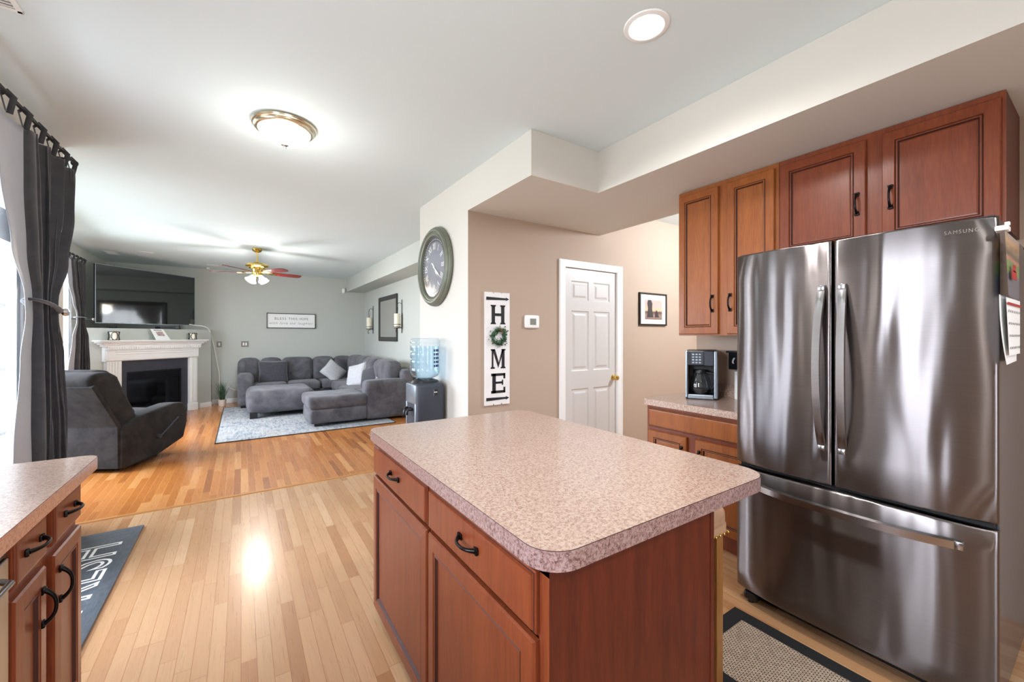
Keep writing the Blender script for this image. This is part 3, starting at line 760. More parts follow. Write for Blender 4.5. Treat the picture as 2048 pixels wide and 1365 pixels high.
# ================================================================== WATER COOLER
T = Th('water_dispenser', 'black floor water dispenser standing against the cream pillar below the clock', 'water dispenser', (1.425, 3.6, 0))
b = mb(); b.box(1.29, 1.555, 3.45, 3.75, 0.02, .955, .03, 4); T.part('body', b, M['darkgrey'], 40)
b = mb(); b.box(1.283, 1.30, 3.475, 3.725, .77, .945, .015, 3); b.box(1.283, 1.30, 3.475, 3.50, .03, .78, .005); b.box(1.283, 1.30, 3.70, 3.725, .03, .78, .005); T.part('front_fascia', b, M['silver'], 40, label='silver grey front fascia')
b = mb(); b.tube([(1.29, 3.62, .72), (1.245, 3.62, .72), (1.235, 3.62, .70), (1.235, 3.62, .675)], .013, 10); b.box(1.23, 1.265, 3.60, 3.64, .73, .742, .003); b.tube([(1.29, 3.56, .72), (1.245, 3.56, .72), (1.235, 3.56, .70), (1.235, 3.56, .675)], .013, 10); T.part('tap', b, M['black'], 40)
b = mb(); b.lathe([(.13, .952), (.118, .972), (.08, .985), (.075, .975)], 32, (1.425, 3.60, 0)); T.part('bottle_collar', b, M['black'], 40)
b = mb(); b.box(1.445, 1.485, 3.4475, 3.4505, .845, .90, .001); sw = T.part('switch_plate', b, M['black'])
b = mb(); b.box(1.452, 1.462, 3.444, 3.448, .87, .88, .001); b.box(1.468, 1.478, 3.444, 3.448, .87, .88, .001); b.box(1.447, 1.448, 3.446, 3.4475, .846, .899); T.part('button', b, M['white'], parent=sw)
T = Th('water_bottle', 'clear blue five gallon water bottle upturned on the dispenser', 'bottle', (1.425, 3.6, .98))
pr = [(.0, .98), (.04, .982), (.07, .992), (.115, 1.01), (.134, 1.04)]
for k in range(4): z = 1.05+k*.068; pr += [(.137, z), (.137, z+.052), (.130, z+.058), (.130, z+.062)]
pr += [(.137, 1.32), (.136, 1.335), (.118, 1.362), (.0, 1.355)]
b = mb().lathe(pr, 40, (1.425, 3.6, 0)); T.part('bottle_shell', b, M['glassblue'], 50)
b = mb().lathe([(.0, .984), (.068, .995), (.112, 1.013), (.128, 1.045), (.127, 1.285), (.0, 1.285)], 32, (1.425, 3.6, 0)); T.part('water', b, M['water'], 50)
b = mb()
for z in (1.10, 1.135, 1.17, 1.205, 1.24):
    a0 = math.radians(-75)
    for k in range(3): a = a0+k*.16; b.box(1.425+.1375*math.cos(a)-.006, 1.425+.1375*math.cos(a)+.006, 3.6+.1375*math.sin(a)-.003, 3.6+.1375*math.sin(a)+.001, z, z+.022)
T.part('label', b, plain('navy print', (30, 44, 84), .5), label='navy printed bottle label')

# ================================================================== CLOCK
T = Th('wall_clock', 'large round grey green wall clock with roman numerals on the pillar', 'clock', (1.585, 3.70, 2.05))
cx = (1.583, 3.705, 2.052)
def cl(prof, seg=64): return mb().lathe([(r, -h) for r, h in prof], seg, cx, 'x')
b = cl([(.0, 0), (.372, 0), (.382, .012), (.380, .03), (.368, .042), (.366, .050), (.350, .062), (.335, .060), (.325, .050), (.318, .050), (.308, .056), (.298, .05), (.290, .035), (.288, .022), (.0, .022)]); T.part('rim', b, M['clockrim'], 30)
b = cl([(.0, .0235), (.287, .0235)]); fc = T.part('dial', b, M['clockface'])
b = mb(frame((cx[0]-.0242, cx[1], cx[2]), (0, -1, 0)))
N = 64; vs = []; fs = []
for i in range(N):
    a = 2*PI*i/N; vs += [(.245*math.cos(a), .245*math.sin(a), 0), (.287*math.cos(a), .287*math.sin(a), 0)]
fs = [(2*i, 2*i+1, (2*i+3) % (2*N), (2*i+2) % (2*N)) for i in range(N)]
b.add(vs, fs); T.part('minute_track', b, M['clockring'], parent=fc)
b = mb(frame((cx[0]-.0255, cx[1], cx[2]), (0, -1, 0)))
for i in range(60):
    a = 2*PI*i/60; b.box(.264*math.sin(a)-.004, .264*math.sin(a)+.004, .264*math.cos(a)-.004, .264*math.cos(a)+.004, 0, .001)
T.part('minute_dots', b, M['paper'], parent=fc)
for i, rn in enumerate(['XII', 'I', 'II', 'III', 'IIII', 'V', 'VI', 'VII', 'VIII', 'IX', 'X', 'XI']):
    vs, fs = text_mesh(rn, .088, .0006); a = -2*PI*i/12
    m = frame((cx[0]-.0255, cx[1], cx[2]), (0, -1, 0)) @ Matrix.Rotation(a, 4, 'Z') @ Matrix.Translation((0, .195, 0)) @ Matrix.Diagonal((.62 if len(rn) > 2 else .85, 1.05, 1, 1))
    b = mb(m); b.add(vs, fs); T.part('numeral', b, M['paper'], parent=fc)
def hand(ang, L, w, tail, z):
    m = frame((cx[0]-z, cx[1], cx[2]), (0, -1, 0)) @ Matrix.Rotation(-ang, 4, 'Z')
    b = mb(m); b.add([(-w*.5, -tail, 0), (w*.5, -tail, 0), (w*.35, 0, 0), (w, L*.62, 0), (w*.3, L*.7, 0), (0, L, 0), (-w*.3, L*.7, 0), (-w, L*.62, 0), (-w*.35, 0, 0)], [tuple(range(9))])
    T.part('hand', b, M['paper'], parent=fc)
hand(math.radians(128), .21, .010, .07, .030); hand(math.radians(140), .14, .012, .05, .028)
b = mb().lathe([(0, -.031), (.014, -.031), (.014, -.0245)], 20, cx, 'x'); T.part('hand_hub', b, M['paper'], parent=fc)
b = cl([(.0, .036), (.289, .036)]); T.part('glass', b, M['clockglass'])

# ================================================================== HOME SIGN
T = Th('wall_sign', 'tall white plank sign reading HOME with a wreath for the letter O', 'sign', (1.865, 3.05, .79))
SX0, SX1, SZ0, SZ1 = 1.742, 1.992, .782, 1.762; Y = 3.04
b = mb(); pts = [(SX0, SZ0), (SX0+.075, SZ0), (SX0+.083, SZ0+.016), (SX0+.091, SZ0), (SX0+.157, SZ0), (SX0+.165, SZ0+.016), (SX0+.173, SZ0), (SX1, SZ0), (SX1, SZ1), (SX0+.173, SZ1), (SX0+.165, SZ1-.014), (SX0+.157, SZ1), (SX0+.091, SZ1), (SX0+.083, SZ1-.014), (SX0+.075, SZ1), (SX0, SZ1)]
b.m = frame((0, 3.051, 0), (1, 0, 0)); b.prism(pts, 0, .018); T.part('board', b, M['board'])
def lpoly(name, polys):
    b = mb(frame((0, 3.033, 0), (1, 0, 0)))
    for p in polys: b.prism(p, 0, .003)
    T.part(name, b, M['letter'])
def slab(x, z0, z1, w, cap=.0): return [(x, z0), (x+w, z0), (x+w, z1), (x, z1)]
LX0, LX1 = 1.796, 1.948
def R(x0, x1, z0, z1): return [(x0, z0), (x1, z0), (x1, z1), (x0, z1)]
# H
z0, z1 = 1.485, 1.652
def serif(xc, z, w): return [(xc-w, z), (xc+w, z), (xc+w*.8, z+.014), (xc-w*.8, z+.014)]
def serift(xc, z, w): return [(xc-w*.8, z-.014), (xc+w*.8, z-.014), (xc+w, z), (xc-w, z)]
lpoly('letter', [R(1.805, 1.838, z0+.01, z1-.01), R(1.902, 1.935, z0+.01, z1-.01), R(1.838, 1.902, 1.556, 1.580), serif(1.8215, z0, .028), serif(1.9185, z0, .028), serift(1.8215, z1, .028), serift(1.9185, z1, .028)])
# M
z0, z1 = 1.098, 1.268
lpoly('letter', [R(1.806, 1.822, z0+.01, z1-.01), R(1.908, 1.936, z0+.01, z1-.01), [(1.812, z1), (1.838, z1), (1.878, z0+.05), (1.872, z0+.005)], [(1.872, z0+.005), (1.878, z0+.05), (1.912, z1), (1.93, z1)], serif(1.816, z0, .022), serif(1.922, z0, .026), serift(1.816, z1, .020), serift(1.926, z1, .022)])
# E
z0, z1 = .884, 1.056
lpoly('letter', [R(1.812, 1.846, z0, z1), R(1.800, 1.944, z0, z0+.022), R(1.800, 1.944, z1-.022, z1), R(1.84, 1.918, .966, .984), R(1.926, 1.944, z0, z0+.05), R(1.926, 1.944, z1-.048, z1), R(1.910, 1.922, .952, .998)])
for zc in (1.707, .835):
    lpoly('arrow', [[(1.752, zc-.014), (1.955, zc-.008), (1.955, zc+.008), (1.752, zc+.014)], [(1.95, zc-.016), (1.985, zc), (1.95, zc+.016), (1.958, zc)]])
wr = bpy.data.objects.new('wreath', None)
b = mb(); WC = (1.872, 3.022, 1.376)
b.tube([(WC[0]+.062*math.cos(a), WC[1], WC[2]+.062*math.sin(a)) for a in [2*PI*i/30 for i in range(30)]], .010, 8, closed=True)
for i in range(420):
    a = random.uniform(0, 2*PI); r = .062+random.gauss(0, .012); c = Vector((WC[0]+r*math.cos(a), WC[1]-random.uniform(-.006, .016), WC[2]+r*math.sin(a)))
    d = Vector((random.gauss(0, 1), random.gauss(0, .6), random.gauss(0, 1))).normalized(); e = d.orthogonal().normalized(); L = random.uniform(.014, .024); w_ = L*.38
    b.add([tuple(c), tuple(c+d*L*.5+e*w_), tuple(c+d*L), tuple(c+d*L*.5-e*w_)], [(0, 1, 2, 3)])
bpy.data.objects.remove(wr)
wo = T.part('wreath', b, M['leaf'], label='small green leafy wreath')
b = mb(); b.tube([(WC[0]-.012, WC[1]-.012, WC[2]+.075), (WC[0]+.01, WC[1]-.02, WC[2]+.06), (WC[0]+.035, WC[1]-.018, WC[2]+.03)], .002, 6); b.tube([(WC[0]+.014, WC[1]-.012, WC[2]+.078), (WC[0]+.02, WC[1]-.02, WC[2]+.055), (WC[0]+.005, WC[1]-.018, WC[2]+.04)], .002, 6)
T.part('twine_bow', b, M['oakleg'], parent=wo)

T = Th('thermostat', 'white wall thermostat with grey screen left of the white door', 'thermostat', (2.24, 3.05, 1.51))
b = mb(); b.soft((2.242, 3.040, 1.514), (.162, .026, .118), .012, (.04, 0, .04)); T.part('housing', b, M['white'], 40)
b = mb(); b.box(2.214, 2.282, 3.0255, 3.0272, 1.485, 1.543); T.part('screen', b, plain('lcd', (128, 132, 120), .3))

def picture(name, label, x0, x1, z0, z1, fw, pm):
    T = Th(name, label, 'picture', ((x0+x1)/2, 3.05, z0))
    b = mb()
    for q in ((x0, x1, z0, z0+fw), (x0, x1, z1-fw, z1), (x0, x0+fw, z0+fw, z1-fw), (x1-fw, x1, z0+fw, z1-fw)): b.box(q[0], q[1], 3.030, 3.051, q[2], q[3])
    T.part('frame', b, M['black'])
    b = mb(); b.box(x0+fw, x1-fw, 3.040, 3.045, z0+fw, z1-fw); T.part('mat_board', b, M['paper'])
    return T
tq = NT('sunset photo'); v = tq.coord(); sp = tq.n('ShaderNodeSeparateXYZ'); tq.l(v, sp.inputs[0])
c = tq.ramp(tq.math('ADD', tq.math('MULTIPLY', sp.outputs[2], 4.0), tq.math('MULTIPLY', tq.noise(v, 40), .08)), [(.2, lin((96, 84, 80))), (.5, lin((150, 120, 108))), (.66, lin((70, 62, 60))), (.74, lin((224, 176, 140))), (.95, lin((198, 166, 158)))])
M['photo'] = tq.set(Base_Color=c, Roughness=.4)
T = picture('framed_picture', 'black framed sunset photograph with white mat right of the door', 3.75, 4.24, 1.505, 1.88, .018, None)
b = mb(); b.box(3.85, 4.155, 3.037, 3.041, 1.575, 1.80); ph = T.part('photograph', b, M['photo'])
b = mb(frame((0, 3.036, 0), (1, 0, 0))); b.prism([(3.88, 1.60), (3.99, 1.60), (3.97, 1.70), (3.975, 1.76), (3.95, 1.80), (3.90, 1.80), (3.885, 1.76), (3.90, 1.70)], 0, .001); b.prism([(4.02, 1.60), (4.10, 1.60), (4.07, 1.66), (4.05, 1.69), (4.03, 1.66)], 0, .001)
T.part('silhouette', b, plain('dark silhouette', (52, 44, 44), .5), parent=ph)

# ================================================================== CEILING LAMPS
def lamp(name, loc, e, r, col=(1, .98, .95), parent=None, spot=None):
    l = bpy.data.lights.new(name, 'SPOT' if spot else 'POINT'); l.energy = e*LAMPK; l.color = col; l.shadow_soft_size = r
    if spot: l.spot_size = spot; l.spot_blend = .6
    o = bpy.data.objects.new(name, l); COL.objects.link(o); o.location = loc
    if parent: o.parent = parent
    return o
T = Th('ceiling_light', 'brass rimmed frosted dome ceiling light glowing above the kitchen floor', 'ceiling light', (.235, 3.0, H))
c = (.235, 3.0, 0)
b = mb().lathe([(.0, H-.001), (.178, H-.001), (.186, H-.012), (.182, H-.022), (.172, H-.026), (.174, H-.034), (.164, H-.044), (.152, H-.046), (.15, H-.03)], 48, c); T.part('brass_ring', b, plain('pale satin brass', (226, 216, 192), .25, 1), 40)
b = mb().lathe([(.151, H-.044), (.146, H-.058), (.125, H-.088), (.085, H-.112), (.04, H-.124), (.0, H-.127)], 48, c); T.part('glass_dome', b, emis('frosted dome glass', (255, 247, 234), 4), 60)
b = mb().lathe([(.0, H-.124), (.02, H-.126), (.022, H-.132), (.009, H-.136), (.012, H-.144), (.0, H-.155)], 20, c); T.part('finial', b, M['wavy'], 40)
lamp('dome_bulb', (0, 0, -.36), 5, .12, parent=T.o)
def can(x, y, lit, label, energy=0):
    T = Th('recessed_light', label, 'ceiling light', (x, y, H), 'recessed ceiling lights' if not lit else None)
    b = mb().lathe([(.072, H-.006), (.076, H-.009), (.094, H-.005), (.097, H-.0005), (.08, H-.0004)], 36, (x, y, 0)); T.part('trim_ring', b, M['white'], 40)
    b = mb().lathe([(.0, H-.007), (.073, H-.0065)], 32, (x, y, 0)); T.part('lens', b, M['ledlens'] if lit else M['dim'])
    if lit: lamp('downlight', (0, 0, -.03), energy, .07, (1, .98, .97), T.o, math.radians(165))
can(1.482, 1.163, True, 'glowing recessed round downlight in the ceiling above the island', 45)
can(1.48, -1.0, True, 'added recessed fill downlight in the ceiling behind the camera', 45)  # lamp added out of view to fill the kitchen with light
can(-.1, -.9, True, 'added recessed fill downlight over the left counter behind the camera', 45)  # second added lamp out of view, also for fill light
can(-1.29, 8.82, False, 'unlit recessed downlight in the living room ceiling nearest the television')
can(-.46, 9.72, False, 'unlit recessed downlight in the living room ceiling near the back wall')
lamp_hall = Th('ceiling_light', 'hall ceiling light beyond the cabinets wall', 'ceiling light', (4.4, 1.6, H))
b = mb().lathe([(.0, H-.001), (.14, H-.001), (.14, H-.02), (.11, H-.07), (.0, H-.09)], 32, (4.4, 1.6, 0)); lamp_hall.part('glass_dome', b, M['bulb'], 50)
lamp('hall_bulb', (0, 0, -.2), 100, .1, (.90, .98, 1.08), parent=lamp_hall.o)

# ceiling fan
FC = (.21, 7.45); BZ = 2.37
T = Th('ceiling_fan', 'brass ceiling fan with mahogany blades and lit glass shades in living room', 'ceiling fan', (FC[0], FC[1], H))
c = (FC[0], FC[1], 0)
b = mb().lathe([(.0, H-.001), (.065, H-.001), (.07, H-.02), (.055, H-.05), (.03, H-.062), (.0, H-.062)], 32, c); T.part('canopy', b, M['brass'], 40)
b = mb().cyl(.012, 2.52, H-.05, c); T.part('downrod', b, M['brass'], 40)
b = mb().lathe([(.02, 2.535), (.05, 2.525), (.12, 2.51), (.158, 2.485), (.16, 2.465), (.15, 2.455), (.11, 2.44), (.10, 2.42), (.075, 2.415), (.07, 2.39), (.062, 2.375), (.062, 2.33), (.05, 2.31), (.0, 2.30)], 40, c); T.part('motor_housing', b, M['brass'], 30)
for k in range(5):
    a = math.radians(15+72*k); m = Matrix.Translation((FC[0], FC[1], BZ)) @ Matrix.Rotation(a, 4, 'Z') @ Matrix.Rotation(math.radians(-11), 4, 'X')
    b = mb(m); pl = [(.20, -.050), (.24, -.056), (.52, -.068), (.60, -.066), (.635, -.045), (.645, 0), (.635, .045), (.60, .066), (.52, .068), (.24, .056), (.20, .050)]
    b.prism(pl, -.004, .004); bl = T.part('blade', b, M['mahog'])
    b = mb(m); b.prism([(.07, -.02), (.15, -.014), (.20, -.040), (.27, -.030), (.255, 0), (.27, .030), (.20, .040), (.15, .014), (.07, .02)], -.012, -.005); T.part('blade_bracket', b, M['brass'], parent=bl)
for k in range(4):
    a = math.radians(35+90*k); m = Matrix.Translation((FC[0], FC[1], 2.325)) @ Matrix.Rotation(a, 4, 'Z') @ Matrix.Translation((.055, 0, 0)) @ Matrix.Rotation(math.radians(-38), 4, 'Y')
    b = mb(m).lathe([(.020, -.015), (.028, -.03), (.034, -.06), (.048, -.09), (.062, -.112), (.064, -.116)], 24, caps=False); T.part('glass_shade', b, M['bulb'], 60)
    b = mb(m).lathe([(.0, .01), (.018, .008), (.022, -.018), (.0, -.018)], 16); T.part('lamp_socket', b, M['brass'], 40)
lamp('fan_bulb', (0, 0, -.62), 30, .12, parent=T.o)

def vent(x, y, sx, sy, rz, label):
    t = thing('ceiling_vent', label, 'vent', (x, y, H), rz)
    b = mb(); f = .02
    b.box(-sx/2, sx/2, -sy/2, -sy/2+f, -.008, -.0005, .003); b.box(-sx/2, sx/2, sy/2-f, sy/2, -.008, -.0005, .003); b.box(-sx/2, -sx/2+f, -sy/2, sy/2, -.008, -.0005, .003); b.box(sx/2-f, sx/2, -sy/2, sy/2, -.008, -.0005, .003)
    b.build('frame', M['white'], t)
    b = mb(); b.box(-sx/2+f, sx/2-f, -sy/2+f, sy/2-f, -.002, -.0005); b.build('duct', M['darkgrey'], t)
    b = mb(); n = int((sy-2*f)/.02)
    for i in range(n): y_ = -sy/2+f+.01+i*.02; b.box(-sx/2+f, sx/2-f, y_-.004, y_+.003, -.007, -.002)
    b.build('louvre', M['white'], t)
vent(-.835, 2.42, .15, .30, 0, 'white ceiling air vent at the upper left corner above the curtain')
vent(-1.76, 9.14, .15, .30, 0, 'white ceiling air vent in the living room ceiling left of the downlight')
T = Th('smoke_detector', 'small white smoke detector on the living room ceiling near the back wall', 'smoke detector', (-.55, 10.15, H))
b = mb().lathe([(0, H-.02), (.03, H-.02), (.036, H-.001)], 20, (-.55, 10.15, 0)); T.part('housing', b, M['white'], 40)

# ================================================================== CURTAINS
def curtain(name, label, x, keys, folds, depth, zt, zb, lin_frac=.22, ph=0.0, nu=180, nz=60, bow=0.0):
    """keys: list of (z, y0, y1, amp) from top to bottom"""
    T = Th(name, label, 'curtain', (x, (keys[-1][1]+keys[-1][2])/2, zb))
    def at(z):
        for a, c in zip(keys[:-1], keys[1:]):
            if a[0] >= z >= c[0]:
                t = (a[0]-z)/(a[0]-c[0]); t = t*t*(3-2*t); return [a[i]+(c[i]-a[i])*t for i in (1, 2, 3)]
        return keys[-1][1:]
    b = mb(); vs = []; fs = []; lf = lin_frac
    for j in range(nz+1):
        z = zt+(zb-zt)*j/nz; y0, y1, am = at(z)
        for i in range(nu+1):
            s = i/nu
            if s < lf: u = s/lf*.27; xx = am*.35*math.sin(u*9+z*1.2)-am*.6*(1-s/lf)
            else:
                q = (s-lf)/(1-lf); u = .27+.73*q
                f = math.sin(2*PI*folds*q+ph+.35*math.sin(z*2+q*5)); xx = am*(f*.9+.35*math.sin(2*PI*folds*2*q+1.3))
                u += .18/folds*math.cos(2*PI*folds*q+ph)*min(1, q*6)*min(1, (1-q)*6)
            vs.append((x+xx+bow*math.sin(PI*s), y0+(y1-y0)*u, z))
    for j in range(nz):
        for i in range(nu): a = j*(nu+1)+i; fs.append((a, a+1, a+nu+2, a+nu+1)); 
    b.add(vs, fs)
    b.mi = [1 if (k % nu)/nu < lf*.96 else 0 for k in range(len(fs))]
    o = T.part('panel', b, [M['curtain'], M['lining']], 80)
    md = o.modifiers.new('thick', 'SOLIDIFY'); md.thickness = .003
    return T, at
KC = [(2.50, 3.00, 4.04, .036), (2.2, 3.04, 3.99, .042), (1.85, 3.15, 3.84, .042), (1.60, 3.29, 3.67, .034), (1.50, 3.30, 3.67, .034), (1.25, 3.24, 3.75, .042), (.8, 3.18, 3.83, .05), (.03, 3.13, 3.89, .055)]
T, at = curtain('curtain', 'charcoal curtain panel tied back beside the kitchen glass door', -.965, KC, 4, .05, 2.50, .03)
for y in (3.07, 3.26, 3.45, 3.64, 3.83, 3.99):
    b = mb(); b.tube([(-.965, y-.02, 2.495), (-.985, y-.005, 2.575), (-.965, y, 2.60), (-.945, y+.005, 2.575), (-.965, y+.02, 2.495)], .012, 8, flat=.25)
    T.part('hanging_tab', b, M['curtain'], 60)
b = mb(); ring = []
for i in range(40):
    a = 2*PI*i/40; ring.append((-.965+.052*math.cos(a), 3.505+.17*math.sin(a), 1.555-.03*math.sin(a)))
b.tube(ring, .016, 8, flat=.5, closed=True); T.part('tie_back', b, M['curtain'], 60)
b = mb().lathe([(0, .03), (.02, .026), (.026, .01), (.02, 0), (.005, -.01), (.005, -.07)], 16, (-.925, 3.665, 1.53), 'x'); o = b.build('tieback_knob', M['wavy'], None, 50); tag(o, 'silver tie-back knob on the wall beside the kitchen curtain', 'knob')
T = Th('curtain_rod', 'black metal curtain rod over the kitchen glass door', 'curtain rod', (-.965, 3, 2.59))
b = mb(); b.tube([(-.965, 1.9, 2.585), (-.965, 4.03, 2.585)], .010, 12); T.part('rod', b, M['blackm'], 40)
b = mb(); b.soft((-.965, 4.05, 2.585), (.04, .04, .04), .02, n=2); T.part('finial', b, M['blackm'], 60)
for y in (2.0, 3.05, 3.98):
    b = mb(); b.tube([(KX+.0, y, 2.585), (-.965, y, 2.585)], .008, 8); b.box(KX, KX+.008, y-.02, y+.02, 2.545, 2.625, .002); T.part('bracket', b, M['blackm'], 40)
CX = -1.885
KL = [(2.42, 7.62, 8.34, .03), (2.1, 7.72, 8.33, .035), (1.85, 7.88, 8.32, .035), (1.68, 8.02, 8.27, .025), (1.60, 8.02, 8.28, .025), (1.35, 7.85, 8.42, .04), (.9, 7.70, 8.50, .045), (.03, 7.66, 8.52, .05)]
T, at = curtain('curtain', 'charcoal curtain panel tied back beside the living room window', CX, KL, 4, .04, 2.42, .03, .25)
for y in (7.66, 7.83, 8.0, 8.17, 8.30):
    b = mb(); b.tube([(CX, y-.015, 2.415), (CX-.02, y-.005, 2.475), (CX, y, 2.495), (CX+.02, y+.005, 2.475), (CX, y+.015, 2.415)], .011, 8, flat=.3)
    T.part('hanging_tab', b, M['curtain'], 60)
b = mb(); b.tube([(CX+.045*math.cos(2*PI*i/30), 8.15+.15*math.sin(2*PI*i/30), 1.645) for i in range(30)], .014, 8, flat=.5, closed=True); T.part('tie_back', b, M['curtain'], 60)
T = Th('curtain_rod', 'black metal curtain rod over the living room window', 'curtain rod', (CX, 7.2, 2.48))
b = mb(); b.tube([(CX, 6.0, 2.48), (CX, 8.34, 2.48)], .009, 12); T.part('rod', b, M['blackm'], 40)
b = mb(); b.soft((CX, 8.36, 2.48), (.036, .036, .036), .018, n=2); T.part('finial', b, M['blackm'], 60)
for y in (6.1, 8.24): b = mb(); b.tube([(LX, y, 2.48), (CX, y, 2.48)], .007, 8); T.part('bracket', b, M['blackm'], 40)
b = mb().lathe([(0, .03), (.018, .026), (.024, .01), (.018, 0), (0, -.008)], 16, (-1.82, 8.40, 1.63), 'x'); b.tube([(-1.826, 8.40, 1.63), (LX, 8.40, 1.63)], .005, 8, mi=1); o = b.build('tieback_knob', [M['wavy'], M['blackm']], None, 50); tag(o, 'silver tie-back knob beside the living room curtain', 'knob')

# ================================================================== FIREPLACE CORNER
s2 = math.sqrt(.5)
DM = Matrix(((s2, 0, s2, -1.205), (s2, 0, -s2, 9.296), (0, 1, 0, 0), (0, 0, 0, 1)))   # local x along wall, y up, z out
def dthing(name, label, cat, u, z, w=0):
    p = DM @ Vector((u, z, w)); return Th(name, label, cat, p)
T = dthing('fireplace', 'white mantel fireplace with slate surround set across the corner', 'fireplace', -.05, 0)
def dmb(): return mb(DM.copy())
b = dmb(); b.box(-.95, .80, 1.295, 1.318, 0.002, .185, .004); b.box(-.925, .775, 1.272, 1.297, 0.002, .16, .006); b.box(-.89, .745, 1.245, 1.274, 0.002, .135, .006); b.box(-.85, .71, 1.215, 1.247, .002, .12, .005)
T.part('mantel_shelf', b, M['white'])
b = dmb()
for k in range(44): x = -.80+k*.0340; b.box(x, x+.020, 1.175, 1.212, .118, .130)
b.box(-.82, .68, 1.165, 1.216, .002, .12, .002); T.part('dentil_moulding', b, M['white'])
b = dmb(); b.box(-.80, .66, 1.0, 1.17, .002, .10); b.box(-.82, .68, .985, 1.165, .002, .06); b.box(-.70, .56, 1.13, 1.15, .10, .112, .004); b.box(-.68, .58, 1.095, 1.108, .10, .108, .003); T.part('frieze', b, M['white'])
for (a, c) in ((-.80, -.60), (.51, .66)):
    b = dmb(); b.box(a, c, 0, 1.0, .002, .075, .003)
    w_ = (c-a); n = 4
    for k in range(n): x = a+.02+(w_-.04)*k/n; b.box(x+.004, x+(w_-.04)/n-.006, .16, .98, .075, .084, .003)
    b.box(a-.006, c+.006, 0, .13, .002, .085, .004); T.part('pilaster', b, M['white'])
b = dmb(); b.box(-.60, .51, .80, 1.0, .002, .03); b.box(-.60, -.50, 0, .80, .002, .03); b.box(.39, .51, 0, .80, .002, .03); T.part('surround', b, M['slate'], label='dark slate surround')
b = dmb(); b.box(-.50, .39, .0, .80, .001, .006); b.box(-.50, -.475, .02, .80, .006, .028); b.box(.365, .39, .02, .80, .006, .028); b.box(-.475, .365, .77, .80, .006, .03); b.box(-.475, .365, .0, .12, .006, .028)
fb = T.part('firebox', b, M['slateD'])
b = dmb()
for k in range(5): z = .665+k*.02; b.box(-.475, .365, z, z+.011, .010, .026)
T.part('louvre', b, M['slateD'], parent=fb)
b = dmb(); b.box(-.475, .365, .12, .66, .012, .016); T.part('glass', b, M['fireglass'], parent=fb)

T = dthing('television', 'large black flat screen television standing on the corner ledge', 'television', -.1, 1.507)
b = dmb(); b.box(-.905, .672, 1.583, 2.492, -.035, 0, .004); b.box(-.7, .45, 1.63, 2.2, -.07, -.03, .01); T.part('housing', b, M['black'])
b = dmb(); b.box(-.905, .672, 1.583, 1.592, -.001, .003); b.box(-.905, .672, 2.485, 2.492, -.001, .003); b.box(-.905, -.898, 1.583, 2.492, -.001, .003); b.box(.665, .672, 1.583, 2.492, -.001, .003); T.part('bezel', b, M['silver'])
b = dmb(); b.box(-.897, .664, 1.593, 2.484, -.001, .0015); T.part('screen', b, M['blackg'])
for u in (-.62, .40):
    b = dmb(); b.tube([(u, 1.60, -.02), (u, 1.53, -.02), (u, 1.512, .0)], .010, 8); b.box(u-.012, u+.012, 1.508, 1.520, -.14, -.01, .003); T.part('stand_foot', b, M['black'])
b = dmb(); b.box(.08, .34, 1.508, 1.55, -.16, -.04, .004); o = b.build('cable_box', M['darkgrey']); tag(o, 'dark set-top box on the ledge under the television', 'set-top box')
def candle_jar(u, r, label):
    T = dthing('candle_holder', label, 'candle holder', u, 1.318, .10); p = DM @ Vector((u, 0, .10)); c = (p.x, p.y, 0)
    b = mb().lathe([(0, 1.32), (r*.82, 1.32), (r*.82, 1.32+r*1.9), (0, 1.32+r*1.9)], 24, c); T.part('candle', b, M['candle'], 40)
    b = mb(); b.tube([(c[0]+r*math.cos(a), c[1]+r*math.sin(a), 1.322) for a in [2*PI*i/24 for i in range(24)]], .004, 6, closed=True); b.tube([(c[0]+r*math.cos(a), c[1]+r*math.sin(a), 1.318+r*2) for a in [2*PI*i/24 for i in range(24)]], .004, 6, closed=True)
    for k in range(4):
        a0 = 2*PI*k/4+.3
        b.tube([(c[0]+r*math.cos(a0+.62*math.cos(q)), c[1]+r*math.sin(a0+.62*math.cos(q)), 1.318+r+r*.95*math.sin(q)) for q in [2*PI*i/20 for i in range(20)]], .005, 6, closed=True)
    T.part('wire_cage', b, M['black'], 40)
candle_jar(-.725, .066, 'black wire candle holder at the left end of the mantel')
candle_jar(.545, .060, 'black wire candle holder at the right end of the mantel')
T = dthing('photo_card', 'white photo card leaning on the middle of the mantel', 'card', -.03, 1.318, .1)
b = dmb(); b.add([(-.14, 1.32, .15), (.10, 1.32, .15), (.10, 1.32, .147), (-.14, 1.32, .147), (-.16, 1.505, .055), (.045, 1.505, .055), (.045, 1.505, .052), (-.16, 1.505, .052)], [(0, 1, 5, 4), (3, 7, 6, 2), (0, 3, 2, 1), (4, 5, 6, 7), (0, 4, 7, 3), (1, 2, 6, 5)]); cardo = T.part('card', b, M['paper'])
def cardpt(u, v, d=.002): # u,v 0..1 on the card
    x = -.14+.24*u+(-.02-.035*u)*v; return (x, 1.32+.185*v, .15-.095*v+d)
b = dmb(); b.add([cardpt(.28, .35), cardpt(.78, .35), cardpt(.80, .75), cardpt(.26, .75)], [(0, 1, 2, 3)]); T.part('photograph', b, plain('pinkish photo', (176, 150, 150), .4, var=.5, vscale=30), parent=cardo)
b = dmb()
for k in range(9): b.add([cardpt(.2+k*.07, .85), cardpt(.245+k*.07, .85), cardpt(.245+k*.07, .92), cardpt(.2+k*.07, .92)], [(0, 1, 2, 3)])
T.part('printed_line', b, M['darkgrey'], parent=cardo)

